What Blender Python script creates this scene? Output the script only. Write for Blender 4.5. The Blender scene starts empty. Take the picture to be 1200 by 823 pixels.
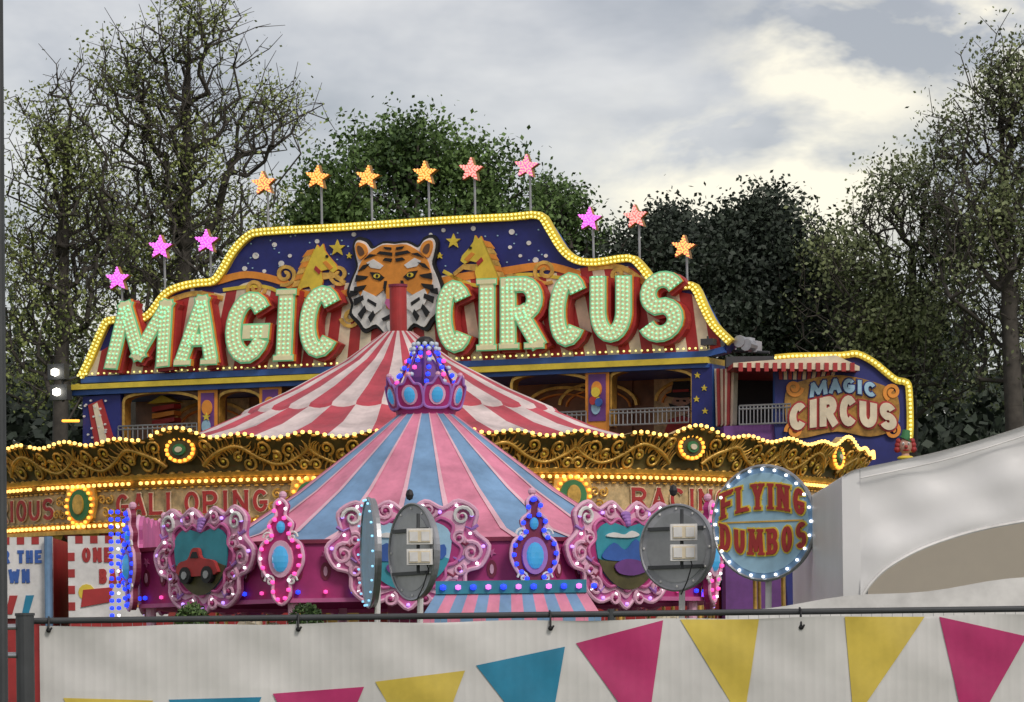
import bpy, math, random
import numpy as np
from mathutils import Vector, Matrix
random.seed(5); rng=np.random.default_rng(7)
sc=bpy.context.scene
F=4500.0; CZ=1.6; RHO=math.radians(0.7)
cr,sr=math.cos(RHO),math.sin(RHO)
def un(px,py):
    qx,qy=px-600.0,800.0-py
    return qx*cr+qy*sr, -qx*sr+qy*cr
def Wd(px,py,D):
    a,b=un(px,py); return Vector((a*D/F,D,CZ+b*D/F))
# ---------------- camera
cam=bpy.data.cameras.new("camera"); co=bpy.data.objects.new("camera",cam); sc.collection.objects.link(co)
cam.sensor_width=36; cam.lens=36*F/1200; cam.shift_y=(800-411.5)/1200; cam.clip_end=3000; cam.clip_start=0.5
co.matrix_world=Matrix.Translation((0,0,CZ))@Matrix.Rotation(math.radians(90),4,'X')@Matrix.Rotation(-RHO,4,'Z')
sc.camera=co
sc.view_settings.view_transform='Standard'; sc.view_settings.look='None'; sc.view_settings.exposure=0
# ---------------- materials
def mat(name,col,rough=.55,metal=0.0,var=.18,scale=3.0,bump=0.0,bscale=20,emit=None,es=0,trans=0.0):
    m=bpy.data.materials.new(name); m.use_nodes=True; nt=m.node_tree; b=nt.nodes["Principled BSDF"]
    b.inputs["Roughness"].default_value=rough; b.inputs["Metallic"].default_value=metal
    tc=nt.nodes.new("ShaderNodeTexCoord")
    if var>0:
        n=nt.nodes.new("ShaderNodeTexNoise"); n.inputs["Scale"].default_value=scale; n.inputs["Detail"].default_value=4; n.inputs["Roughness"].default_value=.65
        nt.links.new(tc.outputs["Object"],n.inputs["Vector"])
        r=nt.nodes.new("ShaderNodeValToRGB"); r.color_ramp.elements[0].position=.32; r.color_ramp.elements[1].position=.68
        r.color_ramp.elements[0].color=tuple(c*(1-var*1.3) for c in col)+(1,); r.color_ramp.elements[1].color=tuple(min(1,c*(1+var*.6)) for c in col)+(1,)
        nt.links.new(n.outputs["Fac"],r.inputs["Fac"]); nt.links.new(r.outputs["Color"],b.inputs["Base Color"])
    else: b.inputs["Base Color"].default_value=tuple(col)+(1,)
    if bump>0:
        n2=nt.nodes.new("ShaderNodeTexNoise"); n2.inputs["Scale"].default_value=bscale; n2.inputs["Detail"].default_value=3
        nt.links.new(tc.outputs["Object"],n2.inputs["Vector"])
        bp=nt.nodes.new("ShaderNodeBump"); bp.inputs["Strength"].default_value=bump; bp.inputs["Distance"].default_value=.05
        nt.links.new(n2.outputs["Fac"],bp.inputs["Height"]); nt.links.new(bp.outputs["Normal"],b.inputs["Normal"])
    if emit:
        b.inputs["Emission Color"].default_value=tuple(emit)+(1,); b.inputs["Emission Strength"].default_value=es
        try: m.cycles.emission_sampling='NONE'
        except Exception: pass
    if trans>0:
        t=nt.nodes.new("ShaderNodeBsdfTranslucent"); t.inputs["Color"].default_value=tuple(col)+(1,)
        mx=nt.nodes.new("ShaderNodeMixShader"); mx.inputs[0].default_value=trans
        out=nt.nodes["Material Output"]
        nt.links.new(b.outputs[0],mx.inputs[1]); nt.links.new(t.outputs[0],mx.inputs[2]); nt.links.new(mx.outputs[0],out.inputs[0])
    return m
M={}
def mk(k,*a,**kw): M[k]=mat(k,*a,**kw)
mk('navy',(.018,.025,.18)); mk('blue',(.04,.12,.42)); mk('red',(.42,.035,.035)); mk('cream',(.78,.68,.50)); mk('white',(.78,.77,.75))
mk('yellow',(.78,.60,.06)); mk('gold',(.76,.46,.10),rough=.32,metal=.35,var=.35,scale=6); mk('goldd',(.44,.23,.045),rough=.4,metal=.3,var=.4,scale=6)
mk('orange',(.80,.30,.04)); mk('brown',(.13,.06,.03)); mk('mural',(.26,.12,.06),var=.5,scale=1.2); mk('dark',(.02,.017,.02)); mk('black',(.008,.008,.01)); mk('bronze',(.10,.085,.03),var=.4)
mk('tan',(.62,.47,.25),var=.4,scale=5)
mk('green',(.05,.22,.08)); mk('purple',(.16,.05,.24)); mk('grey',(.40,.41,.44),rough=.4,var=.25); mk('steel',(.38,.39,.41),rough=.35,metal=.6); mk('dsteel',(.07,.075,.08),rough=.5,metal=.3)
mk('tred',(.55,.07,.10),var=.3,scale=1.5,bump=.3,bscale=3); mk('twhite',(.76,.64,.62),var=.3,scale=1.5,bump=.3,bscale=3)
mk('cpink',(.80,.27,.40),var=.25,scale=2,bump=.3,bscale=4); mk('cblue',(.20,.36,.58),var=.25,scale=2,bump=.3,bscale=4); mk('cpale',(.82,.50,.58),var=.2,scale=2,bump=.2,bscale=4)
mk('pink',(.62,.15,.36)); mk('lpink',(.80,.45,.60)); mk('magenta',(.42,.03,.18)); mk('maroon',(.22,.02,.06)); mk('teal',(.04,.30,.38)); mk('lilac',(.38,.18,.55))
mk('lblue',(.36,.58,.74)); mk('gem',(.05,.32,.6),rough=.1,emit=(.1,.5,.9),es=.25); mk('tarp',(.82,.82,.82),rough=.42,var=.07,scale=.8,bump=.30,bscale=2.2,trans=.15)
mk('beige_glow',(.70,.62,.52),rough=.7,var=.12,scale=1,trans=.2,emit=(.7,.62,.50),es=.30); mk('ban',(.70,.69,.67),rough=.5,var=.12,scale=1.5)  # marquee back wall: added emission stands in for daylight through the canvas
mk('ppink',(.52,.03,.16),rough=.5,var=.14); mk('pyel',(.68,.52,.08),rough=.5,var=.14); mk('pteal',(.02,.24,.40),rough=.5,var=.14)
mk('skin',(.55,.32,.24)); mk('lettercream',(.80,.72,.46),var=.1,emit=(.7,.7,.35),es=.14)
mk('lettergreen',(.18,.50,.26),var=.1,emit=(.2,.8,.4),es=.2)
def em(k,c,s): mk(k,c,var=0,emit=c,es=s)
em('bwarm',(1.0,.58,.14),2.3); em('bamber',(1.0,.40,.05),1.9); em('byel',(1.0,.92,.30),1.0); em('bgreen',(.32,.92,.55),.72); em('bwhite',(.95,.97,1.0),1.8)
em('bblue',(.02,.05,.95),1.5); em('bpink',(.95,.08,.40),1.2); em('bmag',(.95,.20,.85),1.2); em('bor',(1.0,.48,.14),1.1); em('bsal',(1.0,.36,.32),1.1); em('bcy',(.3,.7,1.0),1.0); em('bvio',(.5,.3,1.0),1.3)
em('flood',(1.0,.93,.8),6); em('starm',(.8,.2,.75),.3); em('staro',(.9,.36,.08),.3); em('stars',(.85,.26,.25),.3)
# ---------------- geometry helpers
def root(name,loc):
    e=bpy.data.objects.new(name,None); e.location=loc; sc.collection.objects.link(e); e.empty_display_size=.2; return e
def attach(o,par):
    sc.collection.objects.link(o)
    if par is not None:
        o.parent=par; o.matrix_parent_inverse=Matrix.Translation(par.location).inverted()
def npmesh(name,V,Fc,par,mats,mi=None,smooth=False):
    me=bpy.data.meshes.new(name); V=np.asarray(V,dtype=np.float32); Fc=np.asarray(Fc,dtype=np.int32); k=Fc.shape[1]
    me.vertices.add(len(V)); me.vertices.foreach_set("co",V.ravel())
    me.loops.add(Fc.size); me.loops.foreach_set("vertex_index",Fc.ravel())
    me.polygons.add(len(Fc)); me.polygons.foreach_set("loop_start",np.arange(0,Fc.size,k,dtype=np.int32))
    if mi is not None: me.polygons.foreach_set("material_index",np.asarray(mi,dtype=np.int32))
    if smooth: me.polygons.foreach_set("use_smooth",np.ones(len(Fc),dtype=bool))
    for m in mats: me.materials.append(m)
    me.update(calc_edges=True); o=bpy.data.objects.new(name,me); attach(o,par); return o
gphi=(1+5**.5)/2
ICO=np.array([(-1,gphi,0),(1,gphi,0),(-1,-gphi,0),(1,-gphi,0),(0,-1,gphi),(0,1,gphi),(0,-1,-gphi),(0,1,-gphi),(gphi,0,-1),(gphi,0,1),(-gphi,0,-1),(-gphi,0,1)])/math.sqrt(1+gphi*gphi)
ICF=np.array([(0,11,5),(0,5,1),(0,1,7),(0,7,10),(0,10,11),(1,5,9),(5,11,4),(11,10,2),(10,7,6),(7,1,8),(3,9,4),(3,4,2),(3,2,6),(3,6,8),(3,8,9),(4,9,5),(2,4,11),(6,2,10),(8,6,7),(9,8,1)])
def bulbs(name,pts,r,m,par):
    if not pts: return
    P=np.array([tuple(p) for p in pts]); V=(P[:,None,:]+ICO[None]*r).reshape(-1,3)
    Fc=(ICF[None]+np.arange(len(P))[:,None,None]*12).reshape(-1,3)
    npmesh(name,V,Fc,par,[M[m]],smooth=True)
class Fr:
    def __init__(s,O,U,W=(0,0,1)):
        s.O=Vector(O); s.U=Vector(U).normalized(); s.W=Vector(W).normalized(); s.N=s.U.cross(s.W).normalized()
    def P(s,u,w,n=0): return s.O+s.U*u+s.W*w+s.N*n
    def uw(s,px,py):
        a,b=un(px,py); d=Vector((a/F,1,b/F)); C=Vector((0,0,CZ))
        t=(s.O-C).dot(s.N)/d.dot(s.N); q=C+d*t-s.O
        return q.dot(s.U),q.dot(s.W)
    def X(s,px,py,n=0):
        u,w=s.uw(px,py); return s.P(u,w,n)
class G:
    def __init__(s): s.v=[];s.f=[];s.m=[];s.mk=[]
    def mi(s,k):
        if k not in s.mk: s.mk.append(k)
        return s.mk.index(k)
    def poly(s,pts,k):
        b=len(s.v); s.v+= [tuple(p) for p in pts]; s.f.append(list(range(b,b+len(pts)))); s.m.append(s.mi(k))
    def prism(s,front,back,k,ks=None):
        s.poly(front,k); n=len(front)
        for i in range(n):
            j=(i+1)%n; s.poly([front[i],front[j],back[j],back[i]],ks or k)
    def slab(s,front,back,k,ks=None):
        s.prism(front,back,k,ks); s.poly(back[::-1],ks or k)
    def pp(s,fr,pts,n0,n1,k,ks=None):
        s.prism([fr.X(x,y,n1) for x,y in pts],[fr.X(x,y,n0) for x,y in pts],k,ks)
    def up(s,fr,pts,n0,n1,k,ks=None):
        s.slab([fr.P(x,y,n1) for x,y in pts],[fr.P(x,y,n0) for x,y in pts],k,ks)
    def box(s,c,sz,k,fr=None):
        c=Vector(c); x,y,z=[q/2 for q in sz]
        ax=(Vector((1,0,0)),Vector((0,1,0)),Vector((0,0,1))) if fr is None else (fr.U,-fr.N,fr.W)
        q=[[c+ax[0]*a*x+ax[1]*b_*y+ax[2]*d*z for a,d in((-1,-1),(1,-1),(1,1),(-1,1))] for b_ in(-1,1)]
        s.slab(q[0],q[1],k)
    def cyl(s,p0,p1,r0,r1,k,n=10,caps=True):
        p0=Vector(p0);p1=Vector(p1); d=(p1-p0).normalized(); a=d.orthogonal().normalized(); b=d.cross(a)
        A=[p0+(a*math.cos(t)+b*math.sin(t))*r0 for t in [2*math.pi*i/n for i in range(n)]]
        B=[p1+(a*math.cos(t)+b*math.sin(t))*r1 for t in [2*math.pi*i/n for i in range(n)]]
        for i in range(n):
            j=(i+1)%n; s.poly([A[i],A[j],B[j],B[i]],k)
        if caps: s.poly(A[::-1],k); s.poly(B,k)
    def tube(s,pts,r,k,n=6):
        N=len(pts); pts=[Vector(p) for p in pts]; rings=[]; up=None
        for i in range(N):
            d=(pts[min(i+1,N-1)]-pts[max(i-1,0)]).normalized()
            a=d.orthogonal().normalized() if up is None else (up-d*up.dot(d)).normalized()
            up=a; b=d.cross(a); rr=r(i/(N-1)) if callable(r) else r
            rings.append([pts[i]+(a*math.cos(2*math.pi*j/n)+b*math.sin(2*math.pi*j/n))*rr for j in range(n)])
        base=len(s.v)
        for R in rings: s.v+=[tuple(p) for p in R]
        mi=s.mi(k)
        for i in range(N-1):
            for j in range(n):
                j2=(j+1)%n; s.f.append([base+i*n+j,base+i*n+j2,base+(i+1)*n+j2,base+(i+1)*n+j]); s.m.append(mi)
    def ell(s,c,rx,ry,rz,k,n=12,fr=None):
        c=Vector(c); ax=(Vector((1,0,0)),Vector((0,1,0)),Vector((0,0,1))) if fr is None else (fr.U,-fr.N,fr.W)
        h=n//2; base=len(s.v); mi=s.mi(k)
        for i in range(h+1):
            t=math.pi*i/h
            for j in range(n):
                p=2*math.pi*j/n; q=c+ax[0]*(rx*math.sin(t)*math.cos(p))+ax[1]*(ry*math.sin(t)*math.sin(p))+ax[2]*(rz*math.cos(t)); s.v.append(tuple(q))
        for i in range(h):
            for j in range(n):
                j2=(j+1)%n; s.f.append([base+i*n+j,base+(i+1)*n+j,base+(i+1)*n+j2,base+i*n+j2]); s.m.append(mi)
    def build(s,name,par,smooth=False):
        me=bpy.data.meshes.new(name); me.from_pydata(s.v,[],s.f); me.polygons.foreach_set("material_index",s.m)
        for k in s.mk: me.materials.append(M[k])
        if smooth: me.polygons.foreach_set("use_smooth",[True]*len(s.f))
        me.update(); o=bpy.data.objects.new(name,me); attach(o,par); return o
def smooth(pts,n=5,closed=False):
    out=[];N=len(pts)
    rngi=range(N) if closed else range(N-1)
    for i in rngi:
        g=(lambda j:pts[j%N]) if closed else (lambda j:pts[min(max(j,0),N-1)])
        p0,p1,p2,p3=g(i-1),g(i),g(i+1),g(i+2)
        for q in range(n):
            t=q/n
            out.append(tuple(.5*((2*p1[c])+(-p0[c]+p2[c])*t+(2*p0[c]-5*p1[c]+4*p2[c]-p3[c])*t*t+(-p0[c]+3*p1[c]-3*p2[c]+p3[c])*t**3) for c in range(2)))
    if not closed: out.append(tuple(pts[-1]))
    return out
def ellp(cx,cy,rx,ry,n=28): return [(cx+rx*math.cos(2*math.pi*i/n),cy+ry*math.sin(2*math.pi*i/n)) for i in range(n)]
def star(cx,cy,r,k=5,q=.42,rot=-90): 
    return [(cx+(r if i%2==0 else r*q)*math.cos(math.radians(rot+180*i/k)),cy+(r if i%2==0 else r*q)*math.sin(math.radians(rot+180*i/k))) for i in range(2*k)]
def resample(pts,step,closed=False):
    P=[Vector(p) for p in pts]; 
    if closed: P.append(P[0])
    out=[];carry=0
    for a,b in zip(P[:-1],P[1:]):
        L=(b-a).length
        if L<1e-9: continue
        t=carry
        while t<L: out.append(a+(b-a)*(t/L)); t+=step
        carry=t-L
    return out
def mir(half,cx):
    return [(cx+x,y) for x,y in half]+[(cx-x,y) for x,y in half[::-1]]
def miter(pts,off):
    P=[Vector(p) for p in pts]; out=[]
    for i in range(len(P)):
        d1=(P[i]-P[i-1]).normalized() if i>0 else None; d2=(P[i+1]-P[i]).normalized() if i<len(P)-1 else None
        d1=d1 or d2; d2=d2 or d1
        n1=Vector((-d1.y,d1.x)); n2=Vector((-d2.y,d2.x)); m=(n1+n2)
        m=m.normalized() if m.length>1e-6 else n1
        out.append(P[i]+m*(off/max(.5,m.dot(n1))))
    return out
def ribbon(g,place,pts,t,n0,n1,k,ks=None,ext=0.0):
    P=[Vector(p) for p in pts]
    if ext: P[0]=P[0]-(P[1]-P[0]).normalized()*ext; P[-1]=P[-1]+(P[-1]-P[-2]).normalized()*ext
    L=miter(P,t/2);R=miter(P,-t/2)
    for i in range(len(P)-1):
        g.poly([place(*L[i],n1),place(*R[i],n1),place(*R[i+1],n1),place(*L[i+1],n1)],k)
        g.poly([place(*L[i],n1),place(*L[i+1],n1),place(*L[i+1],n0),place(*L[i],n0)],ks or k)
        g.poly([place(*R[i],n1),place(*R[i],n0),place(*R[i+1],n0),place(*R[i+1],n1)],ks or k)
    for i in (0,-1): g.poly([place(*L[i],n1),place(*L[i],n0),place(*R[i],n0),place(*R[i],n1)],ks or k)
def arc(cx,cy,rx,ry,a0,a1,n=12): return [(cx+rx*math.cos(math.radians(a0+(a1-a0)*i/n)),cy+ry*math.sin(math.radians(a0+(a1-a0)*i/n))) for i in range(n+1)]
FONT={
'A':[[(0,0),(.5,1)],[(1,0),(.5,1)],[(.2,.33),(.8,.33)]],
'B':[[(0,0),(0,1)],[(0,1),(.5,1)]+arc(.55,.77,.4,.23,80,-80,8)+[(0,.54)],[(0,.5),(.5,.5)]+arc(.55,.25,.45,.25,80,-80,8)+[(0,0)]],
'C':[arc(.52,.5,.5,.5,40,320,16)],
'D':[[(0,0),(0,1)],[(0,1),(.4,1)]+arc(.4,.5,.6,.5,80,-80,10)+[(0,0)]],
'E':[[(0,0),(0,1)],[(0,1),(1,1)],[(0,.5),(.8,.5)],[(0,0),(1,0)]],
'F':[[(0,0),(0,1)],[(0,1),(1,1)],[(0,.5),(.8,.5)]],
'G':[arc(.52,.5,.5,.5,40,335,16),[(.98,.42),(.58,.42)]],
'H':[[(0,0),(0,1)],[(1,0),(1,1)],[(0,.5),(1,.5)]],
'I':[[(.5,0),(.5,1)]],
'L':[[(0,1),(0,0)],[(0,0),(1,0)]],
'M':[[(0,0),(.1,1)],[(.1,1),(.5,.15)],[(.5,.15),(.9,1)],[(1,0),(.9,1)]],
'N':[[(0,0),(0,1)],[(0,1),(1,0)],[(1,0),(1,1)]],
'O':[arc(.5,.5,.5,.5,90,450,22)],
'P':[[(0,0),(0,1)],[(0,1),(.5,1)]+arc(.55,.72,.45,.28,80,-80,8)+[(0,.44)]],
'R':[[(0,0),(0,1)],[(0,1),(.5,1)]+arc(.52,.74,.42,.26,80,-80,8)+[(0,.48)],[(.45,.48),(1,0)]],
'S':[arc(.5,.74,.46,.26,30,250,12)+arc(.5,.26,.48,.26,80,-155,12)],
'T':[[(.5,0),(.5,1)],[(0,1),(1,1)]],
'U':[[(0,1),(0,.4)]+arc(.5,.4,.5,.4,190,350,10)+[(1,.4),(1,1)]],
'V':[[(0,1),(.5,0)],[(1,1),(.5,0)]],
'W':[[(0,1),(.2,0)],[(.2,0),(.5,.8)],[(.5,.8),(.8,0)],[(.8,0),(1,1)]],
'Y':[[(0,1),(.5,.45)],[(1,1),(.5,.45)],[(.5,0),(.5,.5)]],
}
def letter(g,ch,place,w,h,t,n0,n1,k,ks=None,outl=0,ko=None,serif=0):
    for i,st in enumerate(FONT[ch]):
        pts=[(t/2+x*(w-t),t/2+y*(h-t)) for x,y in st]
        if ch=='I': pts=[(w/2,t/2),(w/2,h-t/2)]
        e=t/2 if len(pts)==2 else 0
        o=.0015*i*(h if .3<h<1 else 1)
        if outl: ribbon(g,place,pts,t+2*outl,n0,n0+(n1-n0)*.5+o,ko,ko,ext=e*.9+outl)
        ribbon(g,place,pts,t,n0,n1+o,k,ks,ext=e*.9)
        if serif:
            for q,(x,y) in enumerate((pts[0],pts[-1])):
                if len(FONT[ch][i])==2 and (y<t or y>h-t) and abs(pts[0][0]-pts[1][0])<w*.7:
                    y2=t*.3 if y<t else h-t*.3
                    for tt,nn,kk in(((t*.6+2*outl),n0+(n1-n0)*.5+o+.0007,ko),(t*.6,n1+o+.0007,k)):
                        if kk: ribbon(g,place,[(x-serif-(outl if kk==ko else 0),y2),(x+serif+(outl if kk==ko else 0),y2)],tt,n0,nn,kk)
def word(g,txt,place,W,h,t,n0,n1,k,gap=.12,**kw):
    ws=[{'I':.42,'M':1.3,'W':1.3}.get(c,.9) if c!=' ' else .5 for c in txt]; tot=sum(ws)+gap*(len(txt)-1)*1.0; sx=W/tot; x=0
    for c,w in zip(txt,ws):
        if c!=' ': letter(g,c,(lambda a,b,n,x0=x*sx:place(x0+a,b,n)),w*sx,h,t,n0,n1,k,**kw)
        x+=w+gap
# ---------------- ground
g=G(); g.poly([(-400,-60,0),(400,-60,0),(400,900,0),(-400,900,0)],'green')
M['grass']=mat('grass',(.05,.085,.025),rough=.9,var=.4,scale=.6,bump=.5,bscale=30); g.mk=['grass']; g.build("ground",None)
# ---------------- sky
w=bpy.data.worlds.new("World"); sc.world=w; w.use_nodes=True; nt=w.node_tree; N=nt.nodes; Lk=nt.links
bg=N["Background"]; sky=N.new("ShaderNodeTexSky"); sky.sky_type='NISHITA'; sky.sun_disc=False; SE,SR=math.radians(42),math.radians(150)
sky.sun_elevation=SE; sky.sun_rotation=SR; bg.inputs[1].default_value=.05; Lk.new(sky.outputs[0],bg.inputs[0])
tc=N.new("ShaderNodeTexCoord"); mp=N.new("ShaderNodeMapping"); mp.inputs["Scale"].default_value=(1,1,2.0); mp.inputs["Location"].default_value=(.42,.2,.13); Lk.new(tc.outputs["Generated"],mp.inputs[0])
def noise(sc_,det=7,ro=.5,dist=.3):
    n=N.new("ShaderNodeTexNoise"); n.inputs["Scale"].default_value=sc_; n.inputs["Detail"].default_value=det; n.inputs["Roughness"].default_value=ro; n.inputs["Distortion"].default_value=dist; Lk.new(mp.outputs[0],n.inputs["Vector"]); return n
n1=noise(12,5,.56,.15); rp=N.new("ShaderNodeValToRGB"); Lk.new(n1.outputs["Fac"],rp.inputs[0])
E=rp.color_ramp.elements; E[0].position=.36;E[0].color=(.27,.235,.215,1);E[1].position=.66;E[1].color=(.58,.52,.46,1); e=E.new(.5); e.color=(.40,.355,.325,1)
def spot(px,py,rad,zs):
    a,b=un(px,py); d=Vector((a/F,1,b/F)).normalized()
    s1=N.new("ShaderNodeVectorMath"); s1.operation='SUBTRACT'; Lk.new(tc.outputs["Generated"],s1.inputs[0]); s1.inputs[1].default_value=d
    s2=N.new("ShaderNodeVectorMath"); s2.operation='MULTIPLY'; Lk.new(s1.outputs[0],s2.inputs[0]); s2.inputs[1].default_value=(1,1,zs)
    s3=N.new("ShaderNodeVectorMath"); s3.operation='LENGTH'; Lk.new(s2.outputs[0],s3.inputs[0])
    mr=N.new("ShaderNodeMapRange"); mr.interpolation_type='SMOOTHSTEP'; Lk.new(s3.outputs["Value"],mr.inputs[0]); mr.inputs[1].default_value=0; mr.inputs[2].default_value=rad; mr.inputs[3].default_value=1; mr.inputs[4].default_value=0
    return mr.outputs[0]
def math_(op,a,b):
    m=N.new("ShaderNodeMath"); m.operation=op; m.use_clamp=False
    for i,q in enumerate((a,b)):
        if isinstance(q,(int,float)): m.inputs[i].default_value=q
        else: Lk.new(q,m.inputs[i])
    return m.outputs[0]
sp=math_('MAXIMUM',spot(990,75,.048,1.5),spot(880,220,.066,1.9)); sp=math_('MAXIMUM',sp,math_('MULTIPLY',spot(1160,45,.05,1.5),.9)); sp=math_('MAXIMUM',sp,math_('MULTIPLY',spot(200,330,.05,1.2),.5)); sp=math_('MULTIPLY',sp,1.6)
n2=noise(24,5,.55,.2); mr=N.new("ShaderNodeMapRange"); Lk.new(n2.outputs["Fac"],mr.inputs[0]); mr.inputs[1].default_value=.38; mr.inputs[2].default_value=.56
fac=N.new("ShaderNodeMath"); fac.operation='MULTIPLY'; fac.use_clamp=True; Lk.new(sp,fac.inputs[0]); Lk.new(mr.outputs[0],fac.inputs[1])
mx=N.new("ShaderNodeMixRGB"); Lk.new(fac.outputs[0],mx.inputs[0]); Lk.new(rp.outputs[0],mx.inputs[1]); mx.inputs[2].default_value=(.86,.74,.52,1)
bg2=N.new("ShaderNodeBackground"); Lk.new(mx.outputs[0],bg2.inputs[0]); bg2.inputs[1].default_value=1.0
ad=N.new("ShaderNodeAddShader"); Lk.new(bg.outputs[0],ad.inputs[0]); Lk.new(bg2.outputs[0],ad.inputs[1]); Lk.new(ad.outputs[0],N["World Output"].inputs[0])
try: w.cycles.sampling_method='MANUAL'; w.cycles.sample_map_resolution=512
except Exception: pass
sl=bpy.data.lights.new("sun",'SUN'); sl.energy=1.5; sl.angle=math.radians(15); sl.color=(1,.93,.84); so=bpy.data.objects.new("sun",sl); sc.collection.objects.link(so)
sd=Vector((math.sin(SR)*math.cos(SE),math.cos(SR)*math.cos(SE),math.sin(SE))); so.rotation_euler=sd.to_track_quat('Z','Y').to_euler()
# ---------------- trees
def leafmat(name,c1,c2):
    m=bpy.data.materials.new(name); m.use_nodes=True; nt=m.node_tree; b=nt.nodes["Principled BSDF"]; b.inputs["Roughness"].default_value=.65
    tc=nt.nodes.new("ShaderNodeTexCoord"); n=nt.nodes.new("ShaderNodeTexNoise"); n.inputs["Scale"].default_value=.55; n.inputs["Detail"].default_value=2
    nt.links.new(tc.outputs["Object"],n.inputs["Vector"]); gm=nt.nodes.new("ShaderNodeNewGeometry")
    a=nt.nodes.new("ShaderNodeMath"); a.operation='MULTIPLY_ADD'; nt.links.new(gm.outputs["Random Per Island"],a.inputs[0]); a.inputs[1].default_value=.35; nt.links.new(n.outputs["Fac"],a.inputs[2])
    r=nt.nodes.new("ShaderNodeValToRGB"); r.color_ramp.elements[0].position=.42; r.color_ramp.elements[1].position=.92; r.color_ramp.elements[0].color=c1+(1,); r.color_ramp.elements[1].color=c2+(1,)
    nt.links.new(a.outputs[0],r.inputs[0]); nt.links.new(r.outputs[0],b.inputs["Base Color"]); return m
LM={'spring':leafmat('leaf_spring',(.12,.16,.05),(.34,.40,.12)),'green':leafmat('leaf_green',(.030,.065,.018),(.15,.25,.065)),
    'dark':leafmat('leaf_dark',(.017,.027,.020),(.05,.072,.046)),'olive':leafmat('leaf_olive',(.09,.12,.055),(.24,.28,.12))}
bark=mat('bark',(.075,.066,.056),rough=.9,var=.3,scale=4)
def leaves(P,size,rs):
    n=len(P); a=rs.normal(size=(n,3)); a/=np.linalg.norm(a,axis=1)[:,None]; b=rs.normal(size=(n,3)); b-=a*(a*b).sum(1)[:,None]; b/=np.linalg.norm(b,axis=1)[:,None]
    s=(size*(.6+.8*rs.random(n)))[:,None]
    V=np.stack([P-a*s*.5,P+b*s*.32,P+a*s*.5,P-b*s*.32],1).reshape(-1,3); return V,np.arange(n*4).reshape(-1,4)
def make_tree(name,px,D,lobes,npts,lpp,lsize,sig,lm,seed,r0=.013,twigs=2,clump=0.0):
    rs=np.random.default_rng(seed); s=D/F
    base=Wd(px,800,D); base=np.array([base.x,D,0.])
    L=[]
    for (lx,ly,rx,ry) in lobes:
        c=Wd(lx,ly,D); L.append((np.array([c.x,D+rs.uniform(-1,1),c.z]),np.array([rx*s,max(rx*s*.8,1.2),ry*s])))
    vol=np.array([l[1][0]*l[1][2]*l[1][1]**.5 for l in L]); cnt=(vol/vol.sum()*npts).astype(int)
    pts=[]
    for (c,r),k in zip(L,cnt):
        d=rs.normal(size=(k,3)); d/=np.linalg.norm(d,axis=1)[:,None]; rad=rs.random(k)**(1/2.2)*(1+.18*rs.normal(size=k)); pts.append(c+d*rad[:,None]*r)
    pts=np.concatenate(pts)
    top=max(c[2]+r[2]*.35 for c,r in L); cx=np.average([c[0] for c,r in L],weights=vol)
    nodes=[base]; par=[-1]; K=14
    wob=rs.normal(size=2)*.25
    for i in range(1,K+1):
        t=i/K; nodes.append(np.array([base[0]+(cx-base[0])*t**1.6+wob[0]*math.sin(t*5),D+wob[1]*math.sin(t*4),top*t])); par.append(i-1)
    minz=min(c[2]-r[2] for c,r in L); lowest=max(1,int(K*max(.12,min(.5,(minz-2.5)/top))))
    order=np.argsort(np.hypot(pts[:,0]-cx,pts[:,1]-D)+.5*np.abs(pts[:,2]-top*.55)); valid=[i>=lowest for i in range(len(nodes))]
    for p in pts[order]:
        A=np.array(nodes); d=p-A; hor=np.hypot(d[:,0],d[:,1]); dist=np.linalg.norm(d,axis=1)
        cost=dist+1.3*np.maximum(0,A[:,2]+.45*hor-p[2]); cost[~np.array(valid)]=1e9
        j=int(np.argmin(cost)); q=nodes[j]; L_=np.linalg.norm(p-q); m=max(1,int(L_/.9)); prev=j
        sag=rs.normal(size=3)*.10*L_
        for i in range(1,m+1):
            t=i/m; x=q+(p-q)*t+sag*math.sin(math.pi*t); x[2]-=.06*L_*math.sin(math.pi*t)
            nodes.append(x); par.append(prev); valid.append(True); prev=len(nodes)-1
    A=np.array(nodes); par=np.array(par); cn=np.ones(len(A))
    for i in range(len(A)-1,0,-1): cn[par[i]]+=cn[i]
    R=r0*cn**.44
    i0=par[1:]; P0=A[i0]; P1=A[1:]; R1=R[1:]; R0=np.minimum(R[i0],R1*1.5)
    ends=A[K+1:]
    if twigs:
        tp=np.repeat(ends,twigs,0); dd=rs.normal(size=tp.shape); dd[:,2]+=.7; dd/=np.linalg.norm(dd,axis=1)[:,None]; q=tp+dd*(rs.uniform(.35,1.0,len(tp)))[:,None]*sig*2.0
        P0=np.concatenate([P0,tp]);P1=np.concatenate([P1,q]);R0=np.concatenate([R0,np.full(len(tp),r0*.9)]);R1=np.concatenate([R1,np.full(len(tp),r0*.5)])
        lp=np.concatenate([ends,q,q]); 
    else: lp=ends
    d=P1-P0; d/=np.maximum(1e-6,np.linalg.norm(d,axis=1))[:,None]; ref=np.where(np.abs(d[:,2:3])>.8,np.array([[1,0,0.]]),np.array([[0,0,1.]])); a=np.cross(d,ref); a/=np.linalg.norm(a,axis=1)[:,None]; b=np.cross(d,a)
    ns=5; n=len(P0); V=np.zeros((n,2*ns,3))
    for j in range(ns):
        t=2*math.pi*j/ns; o=a*math.cos(t)+b*math.sin(t); V[:,j]=P0+o*R0[:,None]; V[:,ns+j]=P1+o*R1[:,None]
    f=np.array([[j,(j+1)%ns,ns+(j+1)%ns,ns+j] for j in range(ns)]); Fc=(f[None]+np.arange(n)[:,None,None]*2*ns).reshape(-1,4)
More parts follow.
